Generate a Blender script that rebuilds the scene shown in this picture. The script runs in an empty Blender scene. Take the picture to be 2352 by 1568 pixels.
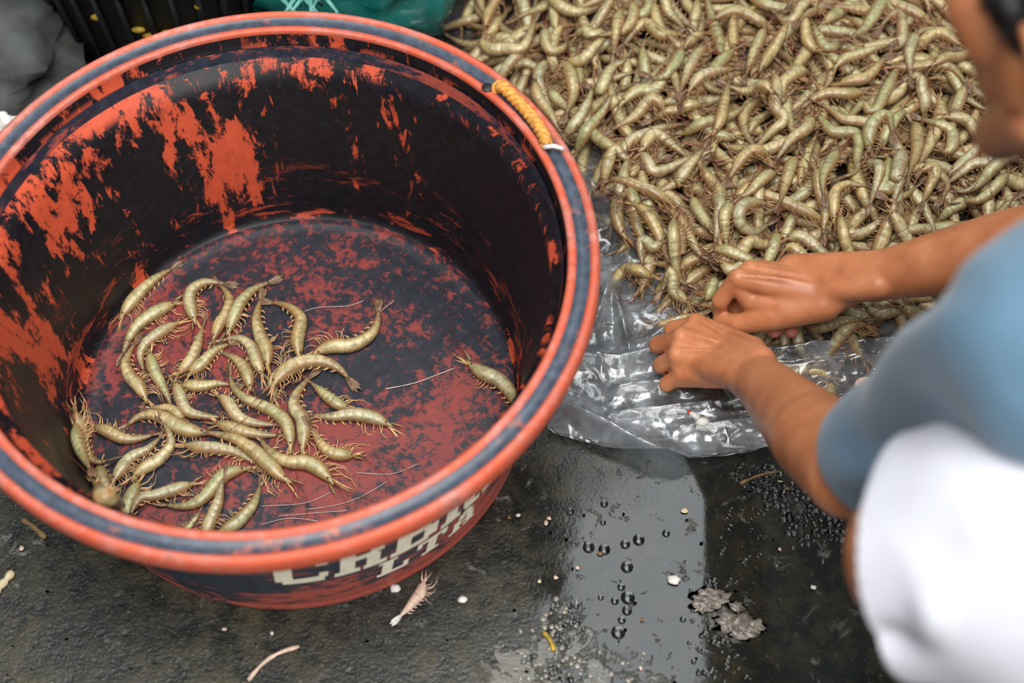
import bpy, bmesh, math, random
import numpy as np
from mathutils import Vector, Matrix, noise as mnoise

# ------------------------------------------------------------------ camera, world, lights, exposure
SC = bpy.context.scene
COL = SC.collection
W, H = 2352, 1568
FPX = W * 50 / 36
PITCH = math.radians(57.85)
ROLL = math.radians(-0.21)
CAM = np.array([0.0, 0.0, 1.2849])
cam_d = bpy.data.cameras.new('camera'); cam = bpy.data.objects.new('camera', cam_d); COL.objects.link(cam)
cam.matrix_world = Matrix.Translation(CAM) @ Matrix.Rotation(math.pi/2 - PITCH, 4, 'X') @ Matrix.Rotation(ROLL, 4, 'Z')
cam_d.lens = 50; cam_d.sensor_width = 36; cam_d.clip_start = 0.05
cam_d.dof.use_dof = True; cam_d.dof.focus_distance = 1.46; cam_d.dof.aperture_fstop = 2.8
SC.camera = cam

world = bpy.data.worlds.new('world'); SC.world = world; world.use_nodes = True
bg = world.node_tree.nodes['Background']; bg.inputs[0].default_value = (0.72, 0.80, 0.9, 1); bg.inputs[1].default_value = 0.17

def area_light(name, loc, target, sx, sy, power, col):
    l = bpy.data.lights.new(name, 'AREA'); l.shape = 'RECTANGLE'; l.size = sx; l.size_y = sy
    l.energy = power; l.color = col
    o = bpy.data.objects.new(name, l); COL.objects.link(o)
    o.location = loc
    o.rotation_euler = (Vector(target) - Vector(loc)).to_track_quat('-Z', 'Y').to_euler()
    return o
# daylight through the long roof light of the market hall, and through its open side behind the photographer
area_light('roof_light', (0.44, 2.4, 3.0), (0.44, 2.2, 0.0), 0.56, 2.6, 20, (0.93, 0.97, 1.0))
area_light('roof_opening', (0.10, -0.05, 3.0), (0.12, 0.1, 0.0), 2.6, 2.4, 178, (1.0, 0.98, 0.95))
area_light('open_hall_side', (1.6, -3.2, 1.9), (0.1, 0.7, 0.2), 3.0, 1.8, 90, (1.0, 0.95, 0.90))
SC.cycles.max_bounces = 7; SC.cycles.diffuse_bounces = 3; SC.cycles.glossy_bounces = 3; SC.cycles.transparent_max_bounces = 10
SC.view_settings.view_transform = 'Standard'; SC.view_settings.look = 'None'
SC.view_settings.exposure = 0.12; SC.view_settings.gamma = 1.0; SC.view_settings.use_curve_mapping = False

# ------------------------------------------------------------------ helpers
rng = np.random.default_rng(7); random.seed(7)
AX_R = np.array([1.0, 0, 0]); AX_U = np.array([0, math.sin(PITCH), math.cos(PITCH)]); AX_F = np.array([0, math.cos(PITCH), -math.sin(PITCH)])
def ray(px, py):
    x = (px - W/2)/FPX; y = -(py - H/2)/FPX
    c, s = math.cos(ROLL), math.sin(ROLL); x, y = c*x - s*y, s*x + c*y
    return AX_F + x*AX_R + y*AX_U
def at(px, py, z=0.0):
    d = ray(px, py); return CAM + d*((z - CAM[2])/d[2])
def atd(px, py, depth): return CAM + ray(px, py)*depth
def to_px(P):
    v = np.asarray(P) - CAM; dz = v @ AX_F; x = (v @ AX_R)/dz; y = (v @ AX_U)/dz
    c, s = math.cos(-ROLL), math.sin(-ROLL); x, y = c*x - s*y, s*x + c*y
    return W/2 + x*FPX, H/2 - y*FPX
def sm(a, b, x): t = np.clip((x-a)/(b-a), 0, 1); return t*t*(3-2*t)

def new_obj(name, verts, faces, mat, parent=None, smooth=True, loc=None):
    me = bpy.data.meshes.new(name)
    verts = np.asarray(verts, float)
    if loc is not None: verts = verts - np.asarray(loc)
    me.from_pydata(verts.tolist(), [], faces if isinstance(faces, list) else faces.tolist())
    if smooth: me.polygons.foreach_set('use_smooth', [True]*len(me.polygons))
    if mat is not None: me.materials.append(mat)
    me.update()
    return link(name, me, parent, loc)
def link(name, me, parent=None, loc=None):
    o = bpy.data.objects.new(name, me); COL.objects.link(o)
    if loc is not None: o.location = loc
    if parent is not None:
        o.parent = parent
        if loc is None and parent.location.length > 0: o.matrix_parent_inverse = Matrix.Translation(-parent.location)
    return o
def tag(o, label=None, cat=None, group=None, kind=None):
    if label: o['label'] = label
    if cat: o['category'] = cat
    if group: o['group'] = group
    if kind: o['kind'] = kind
    return o
def empty(name, loc):
    o = bpy.data.objects.new(name, None); o.empty_display_size = .02; o.location = loc; COL.objects.link(o); return o

class MB:
    """collects vertices and faces of one mesh"""
    def __init__(s): s.v = []; s.f = []; s.n = 0; s.c = []
    def add(s, v, f, c=None):
        v = np.asarray(v, float); s.v.append(v)
        for q in f: s.f.append([int(i)+s.n for i in q])
        s.n += len(v); s.c.append(np.zeros((len(v), 4)) if c is None else c)
    def tube(s, pts, rad, n=6, up=(0, 0, 1), sq=1.0, cap=True, col=None):
        pts = np.asarray(pts, float); m = len(pts); rad = np.broadcast_to(np.asarray(rad, float), (m,))
        t = np.gradient(pts, axis=0); t /= np.linalg.norm(t, axis=1)[:, None] + 1e-12
        u = np.asarray(up, float); a = np.cross(t, u); la = np.linalg.norm(a, axis=1)
        a[la < 1e-4] = (1, 0, 0); a /= np.linalg.norm(a, axis=1)[:, None]; b = np.cross(a, t)
        ang = np.arange(n)*2*np.pi/n
        v = pts[:, None] + rad[:, None, None]*(np.cos(ang)[None, :, None]*a[:, None] + sq*np.sin(ang)[None, :, None]*b[:, None])
        f = []
        for i in range(m-1):
            for k in range(n):
                f.append((i*n+k, i*n+(k+1) % n, (i+1)*n+(k+1) % n, (i+1)*n+k))
        if cap: f.append(tuple(range(n))[::-1]); f.append(tuple((m-1)*n+k for k in range(n)))
        c = None if col is None else np.tile(col, (m*n, 1))
        s.add(v.reshape(-1, 3), f, c)
    def ball(s, c, r, M=None, nu=12, nv=8):
        v = [(0, 0, 1)]; f = []
        for i in range(1, nv):
            th = math.pi*i/nv
            for k in range(nu):
                a = 2*math.pi*k/nu; v.append((math.sin(th)*math.cos(a), math.sin(th)*math.sin(a), math.cos(th)))
        v.append((0, 0, -1)); e = len(v)-1
        for k in range(nu): f.append((0, 1+k, 1+(k+1) % nu)); f.append((e, e-nu+(k+1) % nu, e-nu+k))
        for i in range(nv-2):
            for k in range(nu): f.append((1+i*nu+k, 1+(i+1)*nu+k, 1+(i+1)*nu+(k+1) % nu, 1+i*nu+(k+1) % nu))
        v = np.array(v)*np.asarray(r)
        if M is not None: v = v @ np.asarray(M).T
        s.add(v + np.asarray(c), f)
    def caps(s, p0, r0, p1, r1):
        """tapered capsule"""
        n_ = 14 if max(r0, r1) < .016 else 28; s.ball(p0, r0, nu=n_, nv=n_//2+1); s.ball(p1, r1, nu=n_, nv=n_//2+1)
        p0 = np.asarray(p0, float); p1 = np.asarray(p1, float)
        if np.linalg.norm(p1-p0) > 1e-5:
            d = (p1-p0)/np.linalg.norm(p1-p0); up = (0, 0, 1) if abs(d[2]) < .9 else (1, 0, 0)
            s.tube([p0, p1], [r0, r1], n_, up)
    def chain(s, pts, rad):
        for i in range(len(pts)-1): s.caps(pts[i], rad[i], pts[i+1], rad[i+1])
    def build(s, name, mat, parent=None, smooth=True, loc=None, colors=False):
        o = new_obj(name, np.concatenate(s.v), s.f, mat, parent, smooth, loc)
        if colors:
            at_ = o.data.color_attributes.new('tone', 'FLOAT_COLOR', 'POINT')
            at_.data.foreach_set('color', np.concatenate(s.c).astype(np.float32).ravel())
        return o

# ---- materials
def mat(name):
    m = bpy.data.materials.new(name); m.use_nodes = True; nt = m.node_tree
    return m, nt, nt.nodes['Principled BSDF']
def N(nt, typ, **kw):
    n = nt.nodes.new(typ)
    for k, v in kw.items():
        if k.startswith('i_'):
            n.inputs[k[2:].replace('_', ' ')].default_value = v
        else: setattr(n, k, v)
    return n
def ramp(nt, fac, stops, interp='LINEAR'):
    r = nt.nodes.new('ShaderNodeValToRGB'); r.color_ramp.interpolation = interp
    el = r.color_ramp.elements
    while len(el) > 1: el.remove(el[-1])
    for i, (p, c) in enumerate(stops):
        e = el[0] if i == 0 else el.new(p)
        e.position = p; e.color = (c if len(c) == 4 else (*c, 1)) if hasattr(c, '__len__') else (c, c, c, 1)
    nt.links.new(fac, r.inputs[0]); return r.outputs[0]
def mix(nt, fac, a, b, typ='MIX'):
    m = nt.nodes.new('ShaderNodeMix'); m.data_type = 'RGBA'; m.blend_type = typ
    for k, v in ((0, fac), (6, a), (7, b)):
        if hasattr(v, 'is_linked'): nt.links.new(v, m.inputs[k])
        elif k == 0: m.inputs[0].default_value = v
        else: m.inputs[k].default_value = (*v, 1)
    return m.outputs[2]
def math_(nt, op, a, b=0.0):
    m = nt.nodes.new('ShaderNodeMath'); m.operation = op
    for k, v in ((0, a), (1, b)):
        if hasattr(v, 'is_linked'): nt.links.new(v, m.inputs[k])
        else: m.inputs[k].default_value = v
    return m.outputs[0]
def coords(nt, scale=(1, 1, 1), loc=(0, 0, 0), out='Object'):
    tc = nt.nodes.new('ShaderNodeTexCoord'); mp = nt.nodes.new('ShaderNodeMapping')
    mp.inputs['Scale'].default_value = scale; mp.inputs['Location'].default_value = loc
    nt.links.new(tc.outputs[out], mp.inputs[0]); return mp.outputs[0]
def nz(nt, vec, scale, detail=4, rough=.55, dist=0.0):
    n = nt.nodes.new('ShaderNodeTexNoise'); n.inputs['Scale'].default_value = scale; n.inputs['Detail'].default_value = detail
    n.inputs['Roughness'].default_value = rough; n.inputs['Distortion'].default_value = dist
    if vec is not None: nt.links.new(vec, n.inputs['Vector'])
    return n.outputs[0]
def bump(nt, bsdf, h, strength=.3, dist=.002):
    b = nt.nodes.new('ShaderNodeBump'); b.inputs['Strength'].default_value = strength; b.inputs['Distance'].default_value = dist
    nt.links.new(h, b.inputs['Height']); nt.links.new(b.outputs[0], bsdf.inputs['Normal'])
def plain(name, col, rough=.5, var=.25, scale=60, **kw):
    m, nt, b = mat(name); c = coords(nt)
    n = nz(nt, c, scale, 5)
    dk = tuple(x*(1-var) for x in col); lt = tuple(min(1, x*(1+var)) for x in col)
    nt.links.new(ramp(nt, n, [(.3, dk), (.7, lt)]), b.inputs['Base Color']); b.inputs['Roughness'].default_value = rough
    for k, v in kw.items(): b.inputs[k.replace('_', ' ')].default_value = v
    return m

M = {}
# shrimp shell: 'tone' attribute R along the body, G towards the belly, B segment seam
m, nt, b = mat('shrimp_shell'); M['shrimp'] = m
vc = N(nt, 'ShaderNodeVertexColor', layer_name='tone'); sp = N(nt, 'ShaderNodeSeparateColor'); nt.links.new(vc.outputs[0], sp.inputs[0])
oi = N(nt, 'ShaderNodeObjectInfo')
c = coords(nt); n1 = nz(nt, c, 420, 3, .6); n2 = nz(nt, c, 60, 3, .5)
n3 = nz(nt, c, 170, 5, .7)
body = ramp(nt, sp.outputs[0], [(0, (.22, .15, .065)), (.12, (.36, .27, .13)), (.25, (.43, .37, .205)), (.4, (.50, .445, .285)), (.68, (.45, .385, .225)), (.88, (.24, .17, .09)), (1, (.10, .055, .035))])
tint = ramp(nt, oi.outputs['Random'], [(0, (.74, .84, .66)), (.2, (.95, 1, .84)), (.4, (1.02, .90, .70)), (.55, (.90, .96, .96)), (.7, (1.14, 1.10, 1.0)), (.85, (1.02, .88, .62)), (1, (.78, .68, .52))])
body = mix(nt, 1, body, tint, 'MULTIPLY')
body = mix(nt, ramp(nt, n2, [(.42, 0), (.70, .6)]), body, (.19, .20, .085))
belly = ramp(nt, sp.outputs[1], [(0, .8), (.10, .5), (.26, 0), (.58, 0), (.74, .5), (1, .85)])
body = mix(nt, belly, body, (.24, .105, .035))
body = mix(nt, ramp(nt, n3, [(.48, 0), (.66, .62)]), body, (.13, .105, .05))
body = mix(nt, ramp(nt, n1, [(.54, 0), (.68, .55)]), body, (.07, .06, .035))
body = mix(nt, ramp(nt, sp.outputs[2], [(0, 0), (1, .42)]), body, (.17, .11, .05))
nt.links.new(body, b.inputs['Base Color']); b.inputs['Roughness'].default_value = .45
b.inputs['Coat Weight'].default_value = .28; b.inputs['Coat Roughness'].default_value = .10
bump(nt, b, n1, .18, .0006)
M['leg'] = plain('shrimp_leg', (.30, .165, .075), .4, .35, 200)  # heap legs, brown darkened to put shade into the gaps
M['leg_pale'] = plain('shrimp_leg_pale', (.52, .31, .14), .4, .3, 200)
M['antenna'] = plain('shrimp_antenna', (.13, .022, .015), .4, .4, 200)
M['tail'] = plain('shrimp_tail', (.17, .10, .055), .4, .5, 300)
M['eye'] = plain('shrimp_eye', (.006, .005, .005), .15, .2)
M['pale_fibre'] = plain('pale_fibre', (.45, .36, .33), .5, .3)
M['heap_core'] = plain('heap_core', (.03, .022, .014), .35, .5, 90)  # packed inside of the heap, near-black to paint the shade between shrimps

# skin, cloth, hair
m, nt, b = mat('skin'); M['skin'] = m
c = coords(nt); n1 = nz(nt, c, 34, 4); n2 = nz(nt, c, 650, 3)
col = ramp(nt, n1, [(.3, (.40, .138, .058)), (.55, (.50, .188, .082)), (.75, (.56, .24, .12))])
nt.links.new(col, b.inputs['Base Color']); b.inputs['Roughness'].default_value = .38
b.inputs['Subsurface Weight'].default_value = .18; b.inputs['Subsurface Radius'].default_value = (.012, .004, .002); b.inputs['Subsurface Scale'].default_value = .6
bump(nt, b, n2, .12, .0006)
M['fingertip'] = plain('fingertip', (.60, .20, .15), .4, .15)
M['nail'] = plain('nail', (.58, .30, .20), .25, .1)
m, nt, b = mat('blue_shirt'); M['shirt'] = m
c = coords(nt); n1 = nz(nt, c, 500, 3); n2 = nz(nt, c, 9, 3)
nt.links.new(ramp(nt, n2, [(.3, (.056, .120, .185)), (.7, (.078, .155, .23))]), b.inputs['Base Color']); b.inputs['Roughness'].default_value = .9
b.inputs['Sheen Weight'].default_value = .25; bump(nt, b, n1, .3, .0008)
m, nt, b = mat('white_shorts'); M['shorts'] = m
c = coords(nt); n1 = nz(nt, c, 420, 3); n2 = nz(nt, c, 12, 3)
nt.links.new(ramp(nt, n2, [(.3, (.38, .39, .44)), (.7, (.45, .46, .51))]), b.inputs['Base Color']); b.inputs['Roughness'].default_value = .85; bump(nt, b, n1, .2, .0006)
M['hair'] = plain('hair', (.008, .006, .006), .45, .4, 150)
M['tattoo'] = plain('tattoo', (.10, .055, .035), .5, .2)

# tub plastic: worn red over black
def tub_mat(name, stretch, lo, hi, big=7.0, red=(.50, .075, .035), black=(.007, .008, .013), rough=.42, side=0.0, fine=1.0, streak=False, w2=.38, low=0.0):
    m, nt, b = mat(name)
    c = coords(nt, stretch); cf = coords(nt)
    n1 = nz(nt, c, big, 10, .68, .35); n2 = nz(nt, c, big*6*fine, 8, .75, .4); n3 = nz(nt, cf, 3.2, 2)
    s = math_(nt, 'ADD', math_(nt, 'MULTIPLY', n1, 1-w2), math_(nt, 'MULTIPLY', n2, w2))
    s = math_(nt, 'ADD', s, math_(nt, 'MULTIPLY', math_(nt, 'SUBTRACT', n3, .5), .22))
    if side:
        sx = N(nt, 'ShaderNodeSeparateXYZ'); nt.links.new(cf, sx.inputs[0])
        s = math_(nt, 'ADD', s, math_(nt, 'MULTIPLY', sx.outputs[0], -side))
        s = math_(nt, 'ADD', s, math_(nt, 'MULTIPLY', math_(nt, 'SUBTRACT', sx.outputs[2], .14), side*1.0))
    if low:      # red left at the worn foot of the wall
        sx = N(nt, 'ShaderNodeSeparateXYZ'); nt.links.new(cf, sx.inputs[0])
        s = math_(nt, 'ADD', s, math_(nt, 'MAXIMUM', math_(nt, 'MULTIPLY', math_(nt, 'SUBTRACT', .05, sx.outputs[2]), low*2.4), -.02))
    fac = ramp(nt, s, [(lo, 0), (hi, 1)])
    if streak:   # long scratches down the wall and a scraped ring along the step
        cs = coords(nt, (1, 1, .10)); ns = nz(nt, cs, 55, 6, .7, .2); nb = nz(nt, cf, 9, 4, .6)
        st = math_(nt, 'MULTIPLY', ramp(nt, ns, [(.615, 0), (.635, 1)]), ramp(nt, nb, [(.47, 0), (.56, 1)]))
        sx = N(nt, 'ShaderNodeSeparateXYZ'); nt.links.new(cf, sx.inputs[0])
        band = ramp(nt, sx.outputs[2], [(.212, 0), (.220, 1), (.236, 1), (.246, 0)])
        rn = math_(nt, 'MULTIPLY', band, ramp(nt, nz(nt, coords(nt, (1, 1, .5)), 20, 8, .75, .3), [(.52, 0), (.57, 1)]))
        lowr = ramp(nt, sx.outputs[2], [(.02, 1), (.11, 0)])
        hs = math_(nt, 'MULTIPLY', lowr, ramp(nt, nz(nt, coords(nt, (1, 1, 4)), 16, 8, .75, .3), [(.56, 0), (.60, .8)]))
        fac = math_(nt, 'MAXIMUM', math_(nt, 'MAXIMUM', fac, hs), math_(nt, 'MAXIMUM', st, rn))
    n4 = nz(nt, cf, 90, 4)
    r2 = mix(nt, ramp(nt, n4, [(.3, 0), (.75, .6)]), red, tuple(x*.62 for x in red))
    bl = mix(nt, ramp(nt, n4, [(.4, 0), (.8, .7)]), black, tuple(x*2.6+.004 for x in black))
    nt.links.new(mix(nt, fac, bl, r2), b.inputs['Base Color'])
    nt.links.new(ramp(nt, fac, [(0, rough), (1, rough+.14)]), b.inputs['Roughness'])
    bump(nt, b, s, .35, .0015)
    return m
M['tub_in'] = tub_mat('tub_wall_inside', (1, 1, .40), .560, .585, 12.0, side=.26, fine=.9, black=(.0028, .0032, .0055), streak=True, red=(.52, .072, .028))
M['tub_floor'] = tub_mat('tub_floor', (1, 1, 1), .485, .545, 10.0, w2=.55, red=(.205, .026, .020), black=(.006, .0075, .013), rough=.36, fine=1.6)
M['tub_out'] = tub_mat('tub_wall_outside', (1, 1, 3.0), .50, .56, 9.0, low=.9, red=(.42, .085, .06), black=(.013, .02, .034))
M['rim_edge'] = tub_mat('rim_edge', (1, 1, 1), .42, .54, 16.0, red=(.53, .088, .038), black=(.33, .115, .09), rough=.4)
M['rim_groove'] = tub_mat('rim_groove', (1, 1, 1), .56, .64, 12.0, red=(.40, .12, .07), black=(.030, .042, .062), rough=.38)
M['paint'] = plain('cream_paint', (.80, .76, .60), .6, .12, 80)
M['rope'] = plain('yellow_rope', (.55, .25, .045), .7, .4, 260)
M['white_tie'] = plain('white_tie', (.62, .60, .58), .5, .1)

# wet concrete
m, nt, b = mat('wet_concrete'); M['ground'] = m
c = coords(nt); n1 = nz(nt, c, 4.5, 8, .62); n2 = nz(nt, c, 42, 6, .65); n3 = nz(nt, c, 3.0, 3, .5); n5 = nz(nt, c, 260, 3, .6)
col = ramp(nt, n1, [(.3, (.006, .008, .007)), (.45, (.018, .019, .012)), (.56, (.038, .033, .015)), (.66, (.022, .024, .018)), (.78, (.052, .051, .038))])
col = mix(nt, ramp(nt, n2, [(.44, .85), (.56, 0)]), col, (.007, .009, .009))
col = mix(nt, ramp(nt, nz(nt, c, 130, 4, .7), [(.60, 0), (.70, .55)]), col, (.085, .075, .045))
col = mix(nt, ramp(nt, n5, [(.63, 0), (.70, .6)]), col, (.13, .13, .115))
SCUM = [(*at(1290, 1500)[:2], .055), (*at(1400, 1560)[:2], .05), (*at(1180, 1560)[:2], .05), (*at(1660, 1420)[:2], .03), (*at(1280, 1390)[:2], .025)]
scum = None
for (cx_, cy_, r_) in SCUM:      # dried scum patches round the puddle
    vd = N(nt, 'ShaderNodeVectorMath', operation='DISTANCE'); nt.links.new(c, vd.inputs[0]); vd.inputs[1].default_value = (cx_, cy_, 0)
    q_ = math_(nt, 'SUBTRACT', 1.0, math_(nt, 'DIVIDE', vd.outputs['Value'], r_)); scum = q_ if scum is None else math_(nt, 'MAXIMUM', scum, q_)
scum = ramp(nt, math_(nt, 'ADD', math_(nt, 'MULTIPLY', math_(nt, 'MAXIMUM', scum, 0.0), .22), nz(nt, c, 34, 7, .7, .6)), [(.60, 0), (.66, .85)])
col = mix(nt, scum, col, (.13, .13, .115))
sx = N(nt, 'ShaderNodeSeparateXYZ'); nt.links.new(c, sx.inputs[0])
wet = math_(nt, 'ADD', math_(nt, 'MULTIPLY', sx.outputs[0], 1.7), math_(nt, 'MULTIPLY', n3, .9))   # wetter towards the sheet
wet = math_(nt, 'SUBTRACT', ramp(nt, wet, [(.46, 0), (.60, 1)]), math_(nt, 'MULTIPLY', scum, .5))
col = mix(nt, wet, col, mix(nt, .45, col, (.012, .014, .014)))
nt.links.new(col, b.inputs['Base Color'])
dry = ramp(nt, n2, [(.35, .28), (.7, .55)])
nt.links.new(mix(nt, wet, dry, (.06, .06, .06)), b.inputs['Roughness'])
hgt = math_(nt, 'MULTIPLY', math_(nt, 'ADD', n2, math_(nt, 'MULTIPLY', n5, .4)), math_(nt, 'SUBTRACT', 1.03, wet))
bump(nt, b, hgt, .5, .004)

# clear plastic film
m, nt, b = mat('clear_film'); M['film'] = m
nt.nodes.remove(b); out = nt.nodes['Material Output']
c = coords(nt); n1 = nz(nt, c, 16, 6, .6, .6); n2 = nz(nt, c, 110, 5, .6, .3)
tr = N(nt, 'ShaderNodeBsdfTransparent'); tr.inputs[0].default_value = (.93, .95, .96, 1)
gl = N(nt, 'ShaderNodeBsdfGlossy'); gl.inputs['Roughness'].default_value = .14; gl.inputs[0].default_value = (1, 1, 1, 1)
df = N(nt, 'ShaderNodeBsdfDiffuse'); df.inputs[0].default_value = (.72, .76, .80, 1)
tl = N(nt, 'ShaderNodeBsdfTranslucent'); tl.inputs[0].default_value = (.72, .76, .80, 1)
bp = N(nt, 'ShaderNodeBump'); bp.inputs['Strength'].default_value = .32; bp.inputs['Distance'].default_value = .004
nt.links.new(math_(nt, 'ADD', n1, math_(nt, 'MULTIPLY', n2, .3)), bp.inputs['Height']); nt.links.new(bp.outputs[0], gl.inputs['Normal'])
fr = N(nt, 'ShaderNodeFresnel'); fr.inputs[0].default_value = 1.5; nt.links.new(bp.outputs[0], fr.inputs['Normal'])
haze = N(nt, 'ShaderNodeMixShader'); haze.inputs[0].default_value = .5; nt.links.new(df.outputs[0], haze.inputs[1]); nt.links.new(tl.outputs[0], haze.inputs[2])
lw = N(nt, 'ShaderNodeLayerWeight'); lw.inputs[0].default_value = .35
m1 = N(nt, 'ShaderNodeMixShader'); nt.links.new(math_(nt, 'MAXIMUM', ramp(nt, lw.outputs['Facing'], [(.45, 0), (.95, .65)]), ramp(nt, n1, [(.36, .08), (.54, .25), (.70, .54)])), m1.inputs[0]); nt.links.new(tr.outputs[0], m1.inputs[1]); nt.links.new(haze.outputs[0], m1.inputs[2])
m2 = N(nt, 'ShaderNodeMixShader'); nt.links.new(math_(nt, 'MULTIPLY', fr.outputs[0], 1.9), m2.inputs[0]); nt.links.new(m1.outputs[0], m2.inputs[1]); nt.links.new(gl.outputs[0], m2.inputs[2])
nt.links.new(m2.outputs[0], out.inputs[0])
m, nt, b = mat('water_film'); M['water'] = m
b.inputs['Base Color'].default_value = (.8, .85, .85, 1); b.inputs['Roughness'].default_value = .03; b.inputs['Transmission Weight'].default_value = 1; b.inputs['IOR'].default_value = 1.33
M['foam'] = plain('foam_scum', (.17, .15, .125), .18, .6, 160)
M['teal'] = plain('teal_plastic', (.004, .085, .075), .3, .5, 14, Coat_Weight=.4)
M['black_plastic'] = plain('black_plastic', (.006, .006, .007), .5, .5, 20)
M['mustard'] = plain('mustard_print', (.30, .20, .015), .6, .5, 60)
M['grey_mound'] = plain('grey_mound', (.040, .046, .042), .7, .6, 22)
M['twig'] = plain('twig', (.16, .10, .04), .7, .4, 120)
M['cream_stick'] = plain('cream_stick', (.50, .42, .26), .6, .2, 120)
M['white_bit'] = plain('white_bit', (.62, .60, .56), .5, .2)
M['dead_shell'] = plain('dead_shell', (.58, .42, .33), .45, .3, 120)
M['teal_pale'] = plain('teal_fray', (.10, .30, .26), .5, .4, 100)
M['red_spot'] = plain('red_spot', (.5, .02, .01), .4, .2)
M['blue'] = plain('blue_print', (.01, .02, .25), .4, .2)

# ------------------------------------------------------------------ ground
g = new_obj('floor', [(-4, -3, 0), (4, -3, 0), (4, 6, 0), (-4, 6, 0)], [(0, 1, 2, 3)], M['ground'], smooth=False)
tag(g, 'dark wet concrete floor of the fish market', kind='structure')

# ------------------------------------------------------------------ tub
TC = np.array([-0.2194, 0.7397, 0.0]); RI, RO, RF, RB, HR, ZF = 0.270, 0.2985, 0.2255, 0.2344, 0.2589, 0.0131
def lathe(name, prof, mat_, parent, n=160, jit=0):
    prof = np.array(prof, float); m_ = len(prof); a = np.arange(n)*2*np.pi/n
    v = np.stack([prof[:, None, 0]*np.cos(a)[None], prof[:, None, 0]*np.sin(a)[None], np.broadcast_to(prof[:, None, 1], (m_, n))], 2).reshape(-1, 3)
    f = []
    for i in range(m_-1):
        for k in range(n): f.append((i*n+k, i*n+(k+1) % n, (i+1)*n+(k+1) % n, (i+1)*n+k))
    o = new_obj(name, v, f, mat_); o.parent = parent
    return o
def rad_in(z): return RF + (RI - .004 - RF)*np.clip((z-ZF)/(HR-ZF), 0, 1.2)
tub = empty('plastic_tub', TC)
tag(tub, 'large round worn red and black plastic tub holding a few dozen shrimps', 'tub')
zs = HR - .034
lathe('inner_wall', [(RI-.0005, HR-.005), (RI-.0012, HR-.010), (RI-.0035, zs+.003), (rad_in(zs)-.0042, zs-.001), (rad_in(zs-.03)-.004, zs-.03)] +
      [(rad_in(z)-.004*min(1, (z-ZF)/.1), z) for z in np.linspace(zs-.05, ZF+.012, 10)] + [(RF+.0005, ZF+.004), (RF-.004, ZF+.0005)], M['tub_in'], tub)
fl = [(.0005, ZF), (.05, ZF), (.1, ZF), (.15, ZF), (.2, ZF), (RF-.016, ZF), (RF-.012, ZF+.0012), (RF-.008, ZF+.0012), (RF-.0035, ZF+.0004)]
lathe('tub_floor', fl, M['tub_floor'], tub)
lathe('outer_wall', [(.001, .002), (RB-.01, .0015), (RB-.002, .0005), (RB, .003), (RB+.001, .012), (RB+.0002, .016)] + [(RB + (RI-.002-RB)*(z/HR), z) for z in np.linspace(.022, HR-.018, 10)], M['tub_out'], tub)
lathe('rim_inner_edge', [(RI-.0005, HR-.006), (RI-.0008, HR-.002), (RI+.0006, HR), (RI+.0035, HR+.0004), (RI+.0062, HR-.0008), (RI+.0075, HR-.003)], M['rim_edge'], tub)
lathe('rim_groove', [(RI+.0070, HR-.0022), (RI+.0095, HR-.0036), (RI+.013, HR-.004), (RI+.017, HR-.0036), (RI+.0195, HR-.0022)], M['rim_groove'], tub)
lathe('rim_outer_edge', [(RI+.0190, HR-.003), (RI+.0200, HR-.0006), (RI+.0225, HR+.0012), (RO-.004, HR+.0010), (RO-.0012, HR-.0015), (RO, HR-.006), (RO+.0003, HR-.014), (RO-.0012, HR-.021), (RO-.006, HR-.025), (RI+.012, HR-.026), (RI-.001, HR-.022)], M['rim_edge'], tub)

# painted letters on the outside, slab-serif strokes (rectangles in a unit box) bent round the wall
GL = {'C': [(0, .12, .32, .88), (.12, 0, .9, .2), (.12, .8, .9, 1), (.74, .62, .96, .86), (.8, .14, .96, .34)],
      'R': [(.1, 0, .38, 1), (0, 0, .48, .14), (.1, .84, .78, 1), (.66, .55, .92, .9), (.3, .44, .8, .6), (.6, .1, .86, .5), (.55, 0, 1, .14)],
      'E': [(.1, 0, .40, 1), (0, 0, .95, .16), (0, .84, .95, 1), (.3, .42, .7, .58), (.80, 0, .95, .32), (.8, .7, .95, 1)],
      'B': [(.1, 0, .40, 1), (0, 0, .8, .15), (0, .85, .78, 1), (.3, .43, .8, .58), (.68, .1, .98, .48), (.66, .54, .92, .92)],
      'K': [(.1, 0, .38, 1), (0, 0, .48, .14), (0, .86, .48, 1), (.34, .4, .62, .62), (.52, .52, .86, .86), (.6, .86, 1, 1), (.54, .12, .86, .46), (.6, 0, 1, .14)],
      'L': [(.12, 0, .44, 1), (0, .86, .56, 1), (0, 0, .95, .18), (.78, 0, .95, .42)],
      'T': [(.36, 0, .66, 1), (.22, 0, .8, .14), (0, .82, 1, 1), (0, .62, .16, 1), (.84, .62, 1, 1)],
      'A': [(.12, .1, .36, .62), (.26, .55, .5, .92), (.38, .82, .66, 1), (.55, .5, .78, .92), (.64, .1, .9, .62), (.3, .28, .7, .42), (0, 0, .44, .14), (.54, 0, 1, .14)]}
def letter(ch, a0, wid, z0, hei, i):
    mb = MB()
    for (x0, y0, x1, y1) in GL[ch]:
        nx = 4; vv = []; ff = []
        for q in range(nx+1):
            for yy in (y0, y1):
                x = x0+(x1-x0)*q/nx; z = z0 + yy*hei; r = RB + (RI-.002-RB)*(z/HR) + .0007
                a = a0 + (x*wid + (yy-.5)*.12*wid)/RB
                vv.append((r*math.cos(a), r*math.sin(a), z))
        k = len(vv)
        for q in range(nx): ff.append((2*q, 2*q+2, 2*q+3, 2*q+1))
        mb.add(vv, ff)
    o = mb.build('painted_letter', M['paint']); o.parent = tub
A0 = math.radians(-87.5)
for i, ch in enumerate('CRBKE'): letter(ch, A0 + i*.212, .046, .094, .070, i)
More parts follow.
